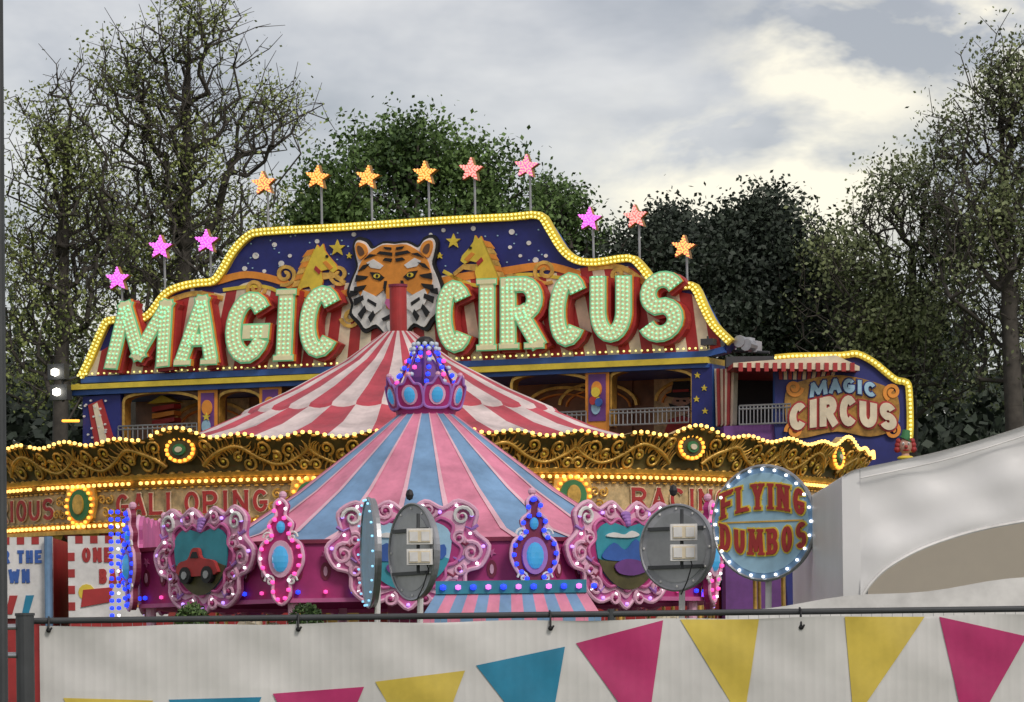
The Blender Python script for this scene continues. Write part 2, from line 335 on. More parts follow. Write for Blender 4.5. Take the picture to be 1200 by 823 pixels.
    e=root(name,(base[0],base[1],0)); npmesh("trunk_and_branches",V.reshape(-1,3),Fc,e,[bark],smooth=True)
    if clump: # leaf density varies through the crown
        wgt=np.clip(.5+.5*np.sin(lp[:,0]*1.7+seed)*np.sin(lp[:,2]*1.5+1)+.5*np.sin(lp[:,1]*1.3)*np.sin(lp[:,0]*.8),0.03,1)**clump; wgt/=wgt.sum(); idx=rs.choice(len(lp),int(len(A)*lpp),p=wgt)
    else: idx=rs.integers(0,len(lp),int(len(A)*lpp))
    P=lp[idx]+rs.normal(size=(len(idx),3))*sig*np.array([1,1,.8])*(.55 if twigs else 1)
    V,Fc=leaves(P,lsize,rs); npmesh("foliage",V,Fc,e,[LM[lm]])
T="broadleaf_tree"
make_tree(T,72,98,[(75,180,62,110),(60,330,75,120),(110,260,55,90)],560,12,.105,.42,'spring',11,clump=1.2)
make_tree(T,215,100,[(225,50,78,64),(275,130,90,62),(180,150,80,90),(150,90,52,54),(215,260,110,110),(318,150,44,34)],900,10,.105,.44,'spring',12,clump=1.2)
make_tree(T,150,108,[(140,290,110,90),(60,410,80,80),(250,320,80,80),(330,270,50,60)],600,18,.12,.45,'spring',13,twigs=1,clump=.8)
make_tree(T,480,104,[(470,185,72,50),(420,225,62,56),(560,210,60,46),(605,258,50,46),(380,260,48,46),(500,290,120,60)],700,58,.14,.34,'green',14,twigs=0,clump=.7)
make_tree(T,665,108,[(660,255,38,32),(690,285,40,30),(640,240,25,20)],200,22,.13,.35,'green',15,twigs=1,clump=1)
make_tree(T,890,102,[(893,250,34,32),(850,292,46,40),(930,300,48,44),(880,360,95,70)],600,62,.14,.33,'dark',16,twigs=0,clump=.6)
make_tree(T,780,106,[(785,268,24,24),(755,300,40,34),(815,316,50,44)],330,56,.14,.35,'dark',17,twigs=0,clump=.6)
make_tree(T,1185,96,[(1175,105,50,52),(1135,170,50,55),(1215,170,70,110),(1150,270,80,80),(1200,370,90,90)],850,15,.11,.42,'olive',18,clump=1.1)
make_tree(T,1085,100,[(1065,235,58,52),(1020,265,38,40),(1100,300,70,80),(1000,335,66,66),(1050,400,110,80)],780,22,.115,.42,'olive',19,clump=1)
make_tree(T,985,104,[(970,350,55,60),(1000,420,80,70),(940,400,50,60)],400,36,.12,.40,'olive',20,twigs=1)
rs=np.random.default_rng(33); Pp=[]
for i in range(560):
    px=rs.uniform(-260,1460); D=rs.uniform(118,135); top=425+50*math.sin(px*.011)+rs.uniform(-35,35); py=rs.uniform(top,800) if i%3 else rs.uniform(top,top+130); c=Wd(px,py,D)
    k=190; r=rs.uniform(1.1,2.1); d=rs.normal(size=(k,3)); d/=np.linalg.norm(d,axis=1)[:,None]; Pp.append(np.array(c)+d*(rs.random(k)**.4)[:,None]*r)
Pp=np.concatenate(Pp); Pp=Pp[Pp[:,2]>0.1]; V,Fc=leaves(Pp,.40,rs); npmesh("distant_trees",V,Fc,None,[LM['dark']])

# ================= FUNHOUSE =================
A_=Wd(97,455,79.0); B_=Wd(830,418,73.2); U=Vector((B_.x-A_.x,B_.y-A_.y,0)); FM=Fr((A_.x,A_.y,0),U)
FH=root("circus_funhouse",(A_.x+5,A_.y,0))
top=[(97,442),(106,425),(124,383),(132,376),(150,375),(168,374),(180,366),(196,345),(215,336),(236,332),(252,330),(262,318),(275,296),(292,278),(312,272),(400,267),(520,259),(600,255),(633,253),(645,268),(660,292),(676,305),(700,308),(738,303),(752,312),(768,332),(780,336),(800,336),(815,337),(826,360),(838,382),(858,402)]
bot=[(850,412),(830,418),(97,452)]
g=G(); g.pp(FM,top+bot,-.35,0,'navy','blue')
def lerp(a,b,t): return a+(b-a)*t
tc_=[(118,412),(150,392),(200,350),(235,340),(262,345),(290,330),(330,342),(370,338),(400,332),(466,330),(530,322),(560,326),(600,320),(640,322),(690,313),(740,312),(770,338),(812,345),(845,398)]
def yt(x):
    for (a,b),(c,d) in zip(tc_[:-1],tc_[1:]):
        if a<=x<=c: return lerp(b,d,(x-a)/(c-a))
    return tc_[0][1] if x<a else tc_[-1][1]
n=56
for i in range(n):
    xs=[]
    for q in (i,i+1):
        t=q/n; xb=lerp(100,846,t); xt=466+(xb-466)*(.80+.19*abs(t*2-1)); xs.append((xt,xb))
    yb=lambda x: lerp(441,411,(x-97)/753)
    mid=.5*(xs[0][0]+xs[1][0])
    g.pp(FM,[(xs[0][0],yt(xs[0][0])),(mid,yt(mid)),(xs[1][0],yt(xs[1][0])),(xs[1][1],yb(xs[1][1])),(xs[0][1],yb(xs[0][1]))],0,.012,'red' if i%2 else 'cream')
def rib(pts,t,n1,k,n0=0.0,ks=None): ribbon(g,lambda x,y,n:FM.X(x,y,n),pts,t,n0,n1,k,ks)
for pts,t,k in [([(255,330),(290,322),(330,330),(360,345),(400,345),(430,335)],8,'orange'),([(500,335),(540,325),(590,318),(640,312),(680,322)],9,'orange'),([(262,340),(310,336),(350,352),(400,355)],4,'yellow'),([(520,318),(560,335),(610,322),(660,326)],4,'yellow'),([(200,352),(230,344),(262,350)],6,'gold'),([(690,315),(730,314),(765,340)],6,'gold')]:
    rib(smooth(pts),t,.03,k)
def spiral(cx,cy,r0,turns,a0,dr=1,n=26):
    return [(cx+r0*(1-.85*i/n)*math.cos(a0+dr*turns*2*math.pi*i/n),cy+r0*(1-.85*i/n)*math.sin(a0+dr*turns*2*math.pi*i/n)) for i in range(n+1)]
for cx,cy,r,a,dr in[(300,338,12,0,1),(335,322,13,2,-1),(398,322,12,1,1),(412,372,12,3,-1),(530,345,14,0,1),(600,332,13,2,-1),(640,318,15,1,1),(668,332,11,2,-1),(520,368,11,1,1),(240,352,9,0,-1),(725,322,9,0,1)]:
    rib(spiral(cx,cy,r,1.6,a,dr),4,.045,'gold')
g.build("main_sign_board",FH)
g=G()
for x,y,r in [(300,300,3.4),(322,287,2.5),(340,300,2),(372,283,2.4),(415,275,2.4),(430,268,2),(520,270,2.2),(555,268,2.6),(600,272,3),(620,285,2.4),(628,305,3),(610,300,1.8),(287,315,2.6),(310,318,2),(330,309,3),(598,290,2),(640,300,2),(505,275,1.8),(570,330,2),(226,340,2.2),(265,327,2)]:
    g.pp(FM,ellp(x,y,r*1.1,r*1.1,10),0,.02,'white')
for i in range(90):
    x=random.uniform(290,640); y=random.uniform(268+ (640-x)*.02,325)
    if 410<x<520: continue
    g.pp(FM,ellp(x,y,.9,.9,6),0,.02,'lblue')
for x,y,r in[(396,291,10),(532,283,9),(410,300,4),(516,300,4)]: g.pp(FM,star(x,y,r),0,.04,'yellow')
horse=[(0,52),(-4,38),(-2,26),(-10,24),(-16,28),(-21,24),(-19,18),(-10,8),(-6,2),(-4,-6),(0,-1),(3,-5),(5,0),(14,6),(20,18),(24,34),(26,52),(20,46),(12,44),(8,52)]
leg=[(-4,36),(-18,34),(-28,42),(-30,38),(-18,28),(-2,28)]
for hx,hy in((376,292),(562,282)):
    ff=1 if hx<466 else -1
    P=lambda L,a=1:[(hx+ff*-x*a,hy+y*a) for x,y in L]
    g.pp(FM,P(horse),0,.06,'yellow','orange'); g.pp(FM,P(leg),0,.05,'gold')
    for q in range(6): g.pp(FM,P([(6+q*3,0+q*7),(14+q*3,2+q*7),(20+q*2.4,10+q*7),(10+q*3,9+q*7)]),.06,.075,'gold' if q%2 else 'orange')
    g.pp(FM,P(ellp(-9,9,1.8,1.8,8)),.06,.08,'black'); g.pp(FM,P([(-16,22),(-8,14),(-4,16),(-12,25)]),.06,.07,'orange')
    g.pp(FM,P([(-2,26),(4,20),(6,24),(0,30)]),.06,.082,'red')
g.build("sign_horses_and_stars",FH)
# tiger
g=G(); cx=466
def tp(half,n0,n1,k): g.pp(FM,[(x,y-(x-cx)*.03) for x,y in mir(half,cx)],n0,n1,k)
def tsym(pts,n0,n1,k):
    for s_ in(1,-1): g.pp(FM,[(cx+s_*x,y-s_*x*.03) for x,y in pts],n0,n1,k)
tp(smooth([(0,284),(14,283),(26,289),(33,280),(44,277),(50,286),(48,302),(46,312),(52,326),(57,342),(52,356),(54,368),(44,380),(36,390),(22,384),(10,396),(0,394)],3),0,.10,'black')
tp(smooth([(0,287),(14,286),(27,292),(34,284),(43,281),(47,288),(45,301),(43,312),(49,327),(53,342),(48,355),(50,366),(41,376),(34,385),(22,380),(10,392),(0,390)],3),.10,.13,'white')
tp(smooth([(0,288),(14,288),(28,296),(38,306),(42,318),(44,332),(40,345),(32,352),(20,346),(11,340),(9,352),(9,362),(0,364)],3),.13,.16,'orange')
tsym(smooth([(31,296),(34,287),(43,284),(45,292),(41,303),(37,303)],3,True),.13,.18,'orange'); tsym(smooth([(34,297),(37,290),(42,288),(42,295),(39,300)],3,True),.18,.19,'brown')
tsym([(12,312),(24,304),(32,308),(27,314),(16,316)],.16,.175,'white'); tsym([(24,346),(36,340),(40,350),(34,362),(22,368),(14,362),(14,352)],.16,.172,'white')
tsym([(11,326),(18,320),(28,319),(24,327),(16,330)],.16,.18,'black'); tsym(ellp(19.5,324,4,2.7,10),.18,.19,'yellow'); tsym(ellp(19,324,1.5,2,8),.19,.2,'black')
for L in ([(3,291),(12,290),(10,293),(3,294)],[(2,297),(16,295),(20,298),(14,299),(2,301)],[(2,304),(10,303),(13,306),(3,308)],[(20,299),(28,298),(35,304),(28,302)],[(44,322),(30,324),(33,327),(45,330)],[(46,336),(32,334),(35,339),(47,344)],[(47,350),(36,346),(35,351),(46,358)],[(42,368),(34,358),(32,363),(38,374)],[(30,372),(24,364),(22,370),(27,378)],[(36,311),(28,309),(34,315),(42,318)],[(8,330),(10,345),(12,338),(11,330)],[(20,356),(30,350),(31,353),(21,360)],[(51,340),(42,341),(43,345),(52,348)]):
    tsym(L,.16,.185,'black')
tp([(0,352),(8,351),(10,356),(5,363),(0,366)],.16,.2,'pink'); tp([(0,366),(2,368),(14,374),(12,377),(0,373)],.16,.19,'black'); tp(smooth([(0,377),(8,378),(6,388),(0,389)],3),.13,.18,'white')
g.build("tiger_head",FH)
g=G(); bl=[]
ribbon(g,lambda x,y,n:FM.X(x,y,n),smooth(top,3),9,-.05,.10,'yellow','yellow')
ribbon(g,lambda x,y,n:FM.X(x,y,n),[(97,446),(830,415),(850,410)],7,-.05,.08,'blue','blue')
for off in(-2.3,2.3):
    for p in resample([tuple(q) for q in miter(smooth(top,3),off)],4.6): bl.append(FM.X(p.x,p.y,.13))
for p in resample([(97,439),(835,408)],7): bl.append(FM.X(p.x,p.y,.1))
g.build("sign_border",FH); bulbs("sign_border_bulbs",bl,.025,'byel',FH)
# letters
g=G(); lb=[]
LT=[('M',135,210,354,433,6),('A',216,265,348,429,4),('G',271,324,344,427,4),('I',331,353,341,424,2),('C',358,406,337,420,3),('C',519,562,331,414,-1),('I',567,590,329,412,0),('R',594,645,326,410,0),('C',650,694,322,407,2),('U',699,747,317,402,0),('S',754,808,320,402,3)]
for ch,x0,x1,y0,y1,sh in LT:
    w_=x1-x0;h_=y1-y0
    pl=lambda x,y,n,x0=x0,y1=y1,h_=h_,sh=sh,w_=w_:FM.X(x0+x+sh*(y/h_-.3)*2,y1-y-(x-w_/2)*.035,n)
    t=18 if ch not in 'MA' else 15
    for k,st in enumerate(FONT[ch]):
        pts=[(t/2+x*(w_-t),t/2+y*(h_-t)) for x,y in st]
        if ch=='I': pts=[(w_/2,t/2),(w_/2,h_-t/2)]
        e=t*.45 if len(pts)==2 else 0
        o=.006*k
        ribbon(g,lambda x,y,n:pl(x+2,y-2.5,n),pts,t+4,.03,.22+o,'red','red',ext=e+2)
        ribbon(g,pl,pts,t+1.8,.2,.30+o,'lettergreen','orange',ext=e+1)
        ribbon(g,pl,pts,t-2.4,.3,.335+o,'lettercream','lettercream',ext=e-.5)
        for s_ in((-.29,0,.29)):
            for p in resample([tuple(q) for q in miter(pts,s_*t)],5.2): lb.append(pl(p.x,p.y,.35+o))
    if ch in 'ARI':
        for (x,y) in {(round(t/2+a*(w_-t)) if ch!='I' else w_/2,0 if b==0 else 1) for st in FONT[ch] for a,b in (st[0],st[-1]) if (b==0) or (b==1 and ch=='I')}:
            yy=3 if y==0 else h_-3; xx=min(max(x,t*.6),w_-t*.6)
            ribbon(g,pl,[(xx-t*.68,yy),(xx+t*.68,yy)],8,.2,.328,'lettergreen','orange'); ribbon(g,pl,[(xx-t*.6,yy),(xx+t*.6,yy)],5,.3,.357,'lettercream')
g.build("magic_circus_letters",FH); bulbs("letter_bulbs",lb,.022,'bgreen',FH)
# stars on poles
g=G(); sb={'bmag':[],'bor':[],'bsal':[]}
for x,y,k,b,yb in[(308,215,'stars','bor',272),(371,208,'staro','bor',266),(430,208,'staro','bor',262),(497,203,'staro','bor',258),(551,199,'stars','bsal',256),(616,195,'starm','bsal',252),(690,257,'starm','bmag',305),(744,254,'stars','bsal',302),(800,290,'stars','bor',334),(241,283,'starm','bmag',330),(187,290,'starm','bmag',348),(137,327,'starm','bmag',374)]:
    g.cyl(FM.X(x+1,yb+6,-.2),FM.X(x,y,-.2),.022,.022,'steel',8)
    pts=star(x,y,15,rot=-90+random.uniform(-7,7)); g.pp(FM,pts,-.15,-.02,k,'goldd')
    for sc_ in(.88,.55,.25):
        for p in resample([(x+(a-x)*sc_,y+(c-y)*sc_) for a,c in pts],3.6,True): sb[b].append(FM.X(p.x,p.y,0))
g.build("stars_on_poles",FH)
for k,v in sb.items(): bulbs("star_bulbs_"+k,v,.021,k,FH)
# lower facade
g=G()
def q(x0,y0,x1,y1):
    sl_=-.0405
    return [(x0,y0),(x1,y0+(x1-x0)*sl_),(x1,y1+(x1-x0)*sl_*.7),(x0,y1)]
def uu(px): return FM.uw(px,600)[0]
zb_=FM.uw(470,560)[1]
g.up(FM,[(uu(97),0),(uu(840),0),(uu(840),FM.uw(840,424)[1]),(uu(97),FM.uw(97,458)[1])],-4.0,-2.2,'mural')
g.up(FM,[(uu(97),0),(uu(840),0),(uu(840),zb_),(uu(97),zb_)],-2.2,-.05,'red')
g.pp(FM,[(80,452),(832,419),(832,426),(80,458)],-2.3,.18,'yellow','yellow')
g.pp(FM,[(86,458),(832,426),(832,431),(86,464)],-2.2,.08,'blue')
for x0,x1,y0,y1,k in[(150,232,462,520,'tan'),(255,302,458,520,'goldd'),(600,690,438,500,'mural'),(716,808,432,500,'tan')]:
    g.pp(FM,q(x0,y0,x1,y1+10),-2.2,-2.15,k)
for c,y in((650,455),(765,450),(190,478),(280,475),(610,460)):
    ribbon(g,lambda x,yy,n:FM.X(x,yy,n),arc(c,y+12,46,26,180,360,14),3.5,-2.2,-2.1,'gold'); ribbon(g,lambda x,yy,n:FM.X(x,yy,n),arc(c,y+14,38,20,180,360,14),2,-2.2,-2.1,'orange')
for x0,x1,y0,y1 in[(143,232,458,524),(254,304,455,524),(598,690,436,500),(714,810,430,500)]:
    h=x1-x0
    cv=[(x0+h*(.5-.5*math.cos(t)),y0+14-11*math.sin(t)-h*.02) for t in [math.pi*i/12 for i in range(1,12)]]
    pts=[(x0,y1),(x0,y0+14)]+cv+[(x1,y0+14-h*.04),(x1,y1-h*.04)]
    ribbon(g,lambda x,yy,n:FM.X(x,yy,n),pts,3.2,-.3,-.05,'gold','goldd')
    g.pp(FM,[(x0,y0+14)]+cv+[(x1,y0+14-h*.04),(x1,y0-h*.04),(x0,y0)],-.25,-.08,'mural')
for x0,x1,y0 in[(232,255,456),(304,330,452),(686,714,434)]:
    g.pp(FM,q(x0,y0,x1,y0+75),-.4,0,'orange','brown'); g.pp(FM,q(x0+4,y0+5,x1-4,y0+60),0,.02,'purple'); g.pp(FM,ellp((x0+x1)/2,y0+22,6,9,16),.02,.05,'orange'); g.pp(FM,ellp((x0+x1)/2-1,y0+44,5,8,16),.02,.05,'lblue'); g.pp(FM,star((x0+x1)/2,y0+33,5),.05,.07,'yellow')
g.pp(FM,ellp(700,460,5,6,14),.07,.1,'yellow'); g.pp(FM,ellp(697,470,4,5,14),.07,.11,'red'); g.pp(FM,ellp(704,472,4,5,14),.07,.12,'blue')
for i in range(6): g.pp(FM,[(152,474+i*8),(178,470+i*8),(178,475+i*8),(152,480+i*8)],-1.2,-.9,'orange' if i%2 else 'red')
g.pp(FM,[(148,470),(165,460),(182,468)],-1.2,-.85,'yellow')
g.pp(FM,ellp(750,467,12,13,18),-2.15,-2.1,'skin'); g.pp(FM,[(738,454),(762,453),(760,438),(741,439)],-2.15,-2.07,'black'); g.pp(FM,ellp(750,455,18,3.5,18),-2.15,-2.06,'black'); g.pp(FM,[(741,452),(760,451),(760,448),(741,449)],-2.07,-2.04,'red')
g.pp(FM,smooth([(750,469),(758,467),(764,463),(760,471),(750,472),(740,472),(736,465),(743,468)],2,True),-2.1,-2.04,'black')
for s_ in(-4,4): g.pp(FM,ellp(750+s_,462,1.5,1.2,8),-2.1,-2.05,'black')
g.pp(FM,[(730,500),(736,484),(750,480),(764,483),(770,500)],-2.15,-2.08,'red'); g.pp(FM,ellp(752,478,4,2,10),-2.1,-2.05,'cream')
def rail(x0,x1,yt_,yb_,n,fr=FM):
    for i in range(n+1):
        x=lerp(x0,x1,i/n); o=(x-x0)*-.04; g.cyl(fr.X(x,yt_+o,.05),fr.X(x,yb_+o,.05),.012,.012,'steel',6)
    for yy in(yt_,yb_,yt_+4): g.cyl(fr.X(x0,yy,.05),fr.X(x1,yy+(x1-x0)*-.04,.05),.018,.018,'steel',6)
rail(716,808,481,499,18); rail(140,232,500,526,16); rail(600,688,486,505,16)
g.pp(FM,q(811,428,835,505),-.5,.02,'navy','blue')
for sx,sy in((818,440),(826,455),(817,468),(827,482)): g.pp(FM,star(sx,sy,4),.02,.04,'yellow')
for i in range(7): g.pp(FM,[(836+i*3.2,432),(839.2+i*3.2,432),(841+i*2.6,497),(838+i*2.6,500)],-.3,-.05+.04*math.sin(i*1.7),'red' if i%2 else 'cream')
g.pp(FM,[(97,465),(141,462),(141,522),(97,524)],-.3,0,'navy'); g.pp(FM,[(104,475),(120,468),(136,522),(112,524)],0,.03,'red'); g.pp(FM,[(110,475),(115,472),(128,522),(120,524)],.03,.05,'cream')
for i in range(16): g.pp(FM,ellp(random.uniform(100,140),random.uniform(468,518),1.3,1.3,6),.03,.06,'white')
g.build("facade",FH)
g=G(); 
for x,y in((76,437),(79,461)):
    g.box(FM.X(x,y,.25),(.40,.2,.32),'dsteel',FM); 
g.cyl(FM.X(98,440,0),FM.X(78,448,.2),.03,.03,'dsteel'); g.cyl(FM.X(79,428,.2),FM.X(80,472,.2),.025,.025,'dsteel')
ribbon(g,lambda x,y,n:FM.X(x,y,n),[(78,456),(95,452)],4,-.1,.1,'yellow')
g.build("lamp_bracket",FH); 
bulbs("flood_lamps",[FM.X(77,438,.42),FM.X(79,461,.42)],.095,'flood',FH); bulbs("edge_bulbs",[FM.X(80+i*1.6,494,.2) for i in range(12)],.035,'bamber',FH)
# right annexe
FA=Fr(Wd(990,600,72.5),(1,.05,0)); FA.O.z=0; g=G()
def ua(px): return FA.uw(px,600)[0]
def za(py): return FA.uw(960,py)[1]
g.up(FA,[(ua(855),0),(ua(930),0),(ua(930),za(429)),(ua(855),za(431))],-2.8,-2.4,'dark'); g.up(FA,[(ua(850),0),(ua(930),0),(ua(930),za(496)),(ua(850),za(498))],-2.4,-.1,'purple')
g.pp(FA,[(856,428),(975,419),(1003,432),(1003,437),(856,433)],-2.4,.5,'cream','red')
for i in range(14): g.pp(FA,[(862+i*10,428),(867+i*10,428),(867+i*10,438),(862+i*10,438)],.5,.53,'red')
rail(866,926,476,498,14,FA)
g.pp(FA,[(926,430),(934,430),(934,520),(926,520)],-.3,0,'blue')
tp2=[(908,420),(930,418),(985,417),(1003,415),(1022,424),(1038,437),(1050,446),(1062,449),(1065,462),(1066,500),(1064,530)]
g.pp(FA,tp2+[(1064,798),(930,798),(908,500)],-.3,0.0,'navy','blue')
for i in range(15):
    a=lerp(-3.3,.35,i/15);b_=lerp(-3.3,.35,(i+1)/15); c=(985,490)
    if i%2: g.pp(FA,[c,(c[0]+70*math.cos(a),c[1]+50*math.sin(a)),(c[0]+70*math.cos(b_),c[1]+50*math.sin(b_))],0,.012,'blue')
for i in range(12): g.pp(FA,[(912+i*6,424),(916+i*6,424),(917+i*5.4,445),(913+i*5.4,445)],0,.02,'cream' if i%2 else 'red')
ribbon(g,lambda x,y,n:FA.X(x,y,n),smooth(tp2,3),8,-.05,.08,'yellow')
g.pp(FA,smooth([(920,462),(935,448),(985,440),(1035,452),(1052,466),(1050,500),(1020,512),(980,506),(935,514),(922,500)],4,True),.01,.05,'goldd')
for cx_,cy_,r_,a_ in((930,455,10,0),(1045,460,10,2),(930,505,10,3),(1045,505,10,4)): ribbon(g,lambda x,y,n:FA.X(x,y,n),spiral(cx_,cy_,r_,1.5,a_),4,.05,.08,'orange')
word(g,"MAGIC",lambda a,b,n:FA.X(948+a,467-6*math.sin(a/78*math.pi)-b,n),78,17,4.6,.05,.12,'lblue',outl=1.4,ko='navy')
word(g,"CIRCUS",lambda a,b,n:FA.X(924+a,506-6*math.sin(a/126*math.pi)-b*(1+.2*math.sin(a/126*math.pi)),n),126,30,8,.05,.12,'cream',outl=2,ko='red')
g.build("side_sign",FH)
bulbs("side_sign_bulbs",[FA.X(p.x,p.y,.12) for p in resample(smooth(tp2,3),5)],.03,'byel',FH)
g=G()
for x_,y_ in((868,401),(876,405),(846,402)):
    g.box(FM.X(x_,y_,-.4),(.16,.3,.22),'grey',FM); g.cyl(FM.X(x_,y_,-.3),FM.X(x_-2,y_-1,.0),.10,.12,'steel')
g.cyl(FM.X(850,410,-.3),FM.X(895,412,-.3),.03,.03,'dsteel'); g.box(FA.X(882,422,-.6),(.9,.5,.2),'dsteel'); g.box(FM.X(835,402,.2),(.25,.2,.12),'dsteel',FM)
g.cyl(FM.X(834,410,.2),FM.X(834,395,.2),.02,.02,'dsteel')
g.build("roof_lights",FH)
# clown bust
CL=root("clown_figure",Wd(1061,523,71.5)); FC=Fr(Wd(1061,523,71.5),(1,0,0)); g=G()
g.ell(FC.P(0,0,0),.13,.13,.16,'skin',14,FC); g.ell(FC.P(0,-.02,.13),.035,.035,.035,'red',8,FC)
for s_ in(-1,1):
    for a,b_ in((.14,.02),(.15,-.06),(.12,.09)): g.ell(FC.P(s_*a,b_,0),.065,.07,.065,'red',8,FC)
    g.ell(FC.P(s_*.05,.04,.11),.025,.02,.035,'white',8,FC); g.ell(FC.P(s_*.05,.035,.13),.01,.01,.014,'black',8,FC)
g.ell(FC.P(0,-.08,.10),.06,.03,.022,'red',10,FC)
g.cyl(FC.P(0,.12,0),FC.P(.01,.14,0),.13,.13,'green',14); g.cyl(FC.P(0,.14,0),FC.P(.02,.30,0),.09,.07,'green',14)
g.cyl(FC.P(0,-.14,0),FC.P(0,-.22,0),.07,.09,'skin'); g.ell(FC.P(0,-.22,0),.16,.14,.05,'yellow',14,FC); g.ell(FC.P(0,-.52,0),.26,.16,.33,'blue',14,FC)
for s_ in(-1,1): g.tube([FC.P(s_*.2,-.33,0),FC.P(s_*.33,-.5,.05),FC.P(s_*.3,-.7,.15)],lambda t:.08-.03*t,'yellow')
g.cyl(FC.P(0,-.75,0),(FC.O.x,FC.O.y,0),.05,.05,'dsteel')
g.build("bust",CL,True)

# ================= GALLOPERS =================
ax=un(467,388)[0]; GC=Vector((ax*60/F,60,0)); GP=root("gallopers_carousel",GC)
def dl(th): return ((th-6.5+15)%30)-15
def ztop(th):
    d=dl(th); return 5.04+.15*math.exp(-(d/3.2)**2)+.035*math.cos(d/15*math.pi*4)*(1-math.exp(-(d/3.5)**2))
def cyl_(th,r,z): t=math.radians(th); return Vector((GC.x+r*math.sin(t),GC.y-r*math.cos(t),z))
def cor(th,s,n=0):
    z=4.52+(ztop(th)-4.52)*s; r=6.98+.36*max(s,0.0)**1.5; return cyl_(th,r+n,z)
g=G(); 
for i in range(360):
    a,b=i,i+1
    for j in range(4):
        s0,s1=j/4,(j+1)/4; g.poly([cor(a,s0),cor(b,s0),cor(b,s1),cor(a,s1)],'bronze')
    g.poly([cor(a,1),cor(b,1),cor(b,1,-.12),cor(a,1,-.12)],'gold'); g.poly([cor(a,1,-.12),cor(b,1,-.12),cyl_(b,6.9,4.4),cyl_(a,6.9,4.4)],'brown')
g.build("cornice_boards",GP,True)
g=G()
def ring(z0,z1,r0,r1,k):
    for i in range(0,360,2):
        g.poly([cyl_(i,r0,z0),cyl_(i+2,r0,z0),cyl_(i+2,r1,z1),cyl_(i,r1,z1)],k)
        g.poly([cyl_(i,r1,z1),cyl_(i+2,r1,z1),cyl_(i+2,r1-.1,z1),cyl_(i,r1-.1,z1)],k); g.poly([cyl_(i,r0,z0),cyl_(i,r0-.1,z0),cyl_(i+2,r0-.1,z0),cyl_(i+2,r0,z0)],k)
ring(4.50,4.57,7.06,7.10,'gold'); ring(4.40,4.495,7.0,7.04,'goldd'); ring(3.93,4.40,6.94,6.96,'tan'); ring(3.84,3.93,7.0,7.04,'goldd'); ring(3.78,3.84,7.06,7.06,'gold')
for i in range(0,360,3):
    g.poly([cyl_(i,6.98,3.78),cyl_(i+3,6.98,3.78),cyl_(i+2.2,6.96,3.68),cyl_(i+1.5,6.96,3.62),cyl_(i+.8,6.96,3.68)],'gold' if i%6 else 'red')
g.build("frieze_bands",GP,True)
g=G()
def ptw(ph,side,x,s,n=.03): return cor(ph+side*math.degrees(x/7.2),s,n)
def thf(th,r,z): return Fr(cyl_(th,r,z),(math.cos(math.radians(th)),math.sin(math.radians(th)),0))
for k in range(12):
    ph=6.5+30*k
    if not 110<(ph%360)<250:
        for sd_ in(-1,1):
            main=smooth([(.30,.25),(.55,.60),(.85,.72),(1.15,.45),(1.45,.28),(1.75,.45),(1.88,.62)],6)
            g.tube([ptw(ph,sd_,x,s) for x,s in main],lambda t:.036-.012*t,'gold')
            for cx_,cs,r_,a_,dr in((.62,.38,.13,1.6,1),(1.0,.28,.11,1.3,-1),(1.25,.72,.11,4.3,1),(1.62,.66,.11,4.5,-1),(.40,.72,.09,0,1),(1.80,.22,.09,0,1),(.86,.45,.07,1,1),(1.42,.50,.08,2,-1)):
                sp_=spiral(0,0,r_*random.uniform(.88,1.1),1.4,a_,dr,16); g.tube([ptw(ph,sd_,cx_+a,cs+b/.55) for a,b in sp_],lambda t:.026-.012*t,'gold',5)
                g.ell(ptw(ph,sd_,cx_,cs,.04),.025,.025,.025,'yellow',8)
            for i in range(0,len(main)-1):
                (x,s),(x2,s2)=main[i],main[i+1]; a=math.atan2((s2-s)*.55,x2-x)
                for sg in(-1,1):
                    b=a+sg*random.uniform(.5,1.2); L_=random.uniform(.08,.19)
                    pts=[ptw(ph,sd_,x+L_*t*math.cos(b+sg*.5*t),min(.95,max(.06,s+L_*t*math.sin(b+sg*.5*t)/.55)),.03) for t in(0,.33,.66,1)]
                    g.tube(pts,lambda t:.022*(1-t*.75),'gold' if random.random()<.65 else 'goldd',5)
            for i in range(13):
                x=.10+i*.14; g.ell(ptw(ph,sd_,x,.09,.02),.05,.025,.03,'gold' if i%2 else 'goldd',8,thf(ph,0,0))
                g.ell(ptw(ph,sd_,x,.93,.02),.045,.02,.02,'goldd' if i%2 else 'gold',8,thf(ph,0,0))
    fr=thf(ph,0,0); fr.O=cor(ph,.56,.06)
    g.up(fr,ellp(0,0,.24,.19),-.08,0,'gold'); g.up(fr,ellp(0,0,.18,.135),0,.02,'bronze'); g.up(fr,ellp(0,0,.10,.08),.02,.05,'green'); g.up(fr,ellp(0,0,.055,.04),.05,.07,'cream')
    for s2_ in (-1,1): g.tube([fr.P(s2_*.02,.2,.0),fr.P(s2_*.10,.27,.02),fr.P(s2_*.2,.24,.02),fr.P(s2_*.26,.15,.0)],lambda t:.03*(1-.5*t),'gold')
g.build("carved_scrollwork",GP,True)
bm=[];wb=[]
i=0
while i<360:
    wb.append(cor(i,1.0,.03)); i+=.80
for zz,r_ in((4.455,7.07),(3.885,7.07)):
    i=0
    while i<360: wb.append(cyl_(i,r_,zz)); i+=.85
for k in range(12):
    ph=6.5+30*k
    fr=thf(ph,0,0); fr.O=cor(ph,.56,.08); bm+=[fr.P(x,y,.0) for x,y in ellp(0,0,.21,.16,16)]
bulbs("warm_bulbs",[p for p in wb if random.random()>.025],.031,'bwarm',GP)
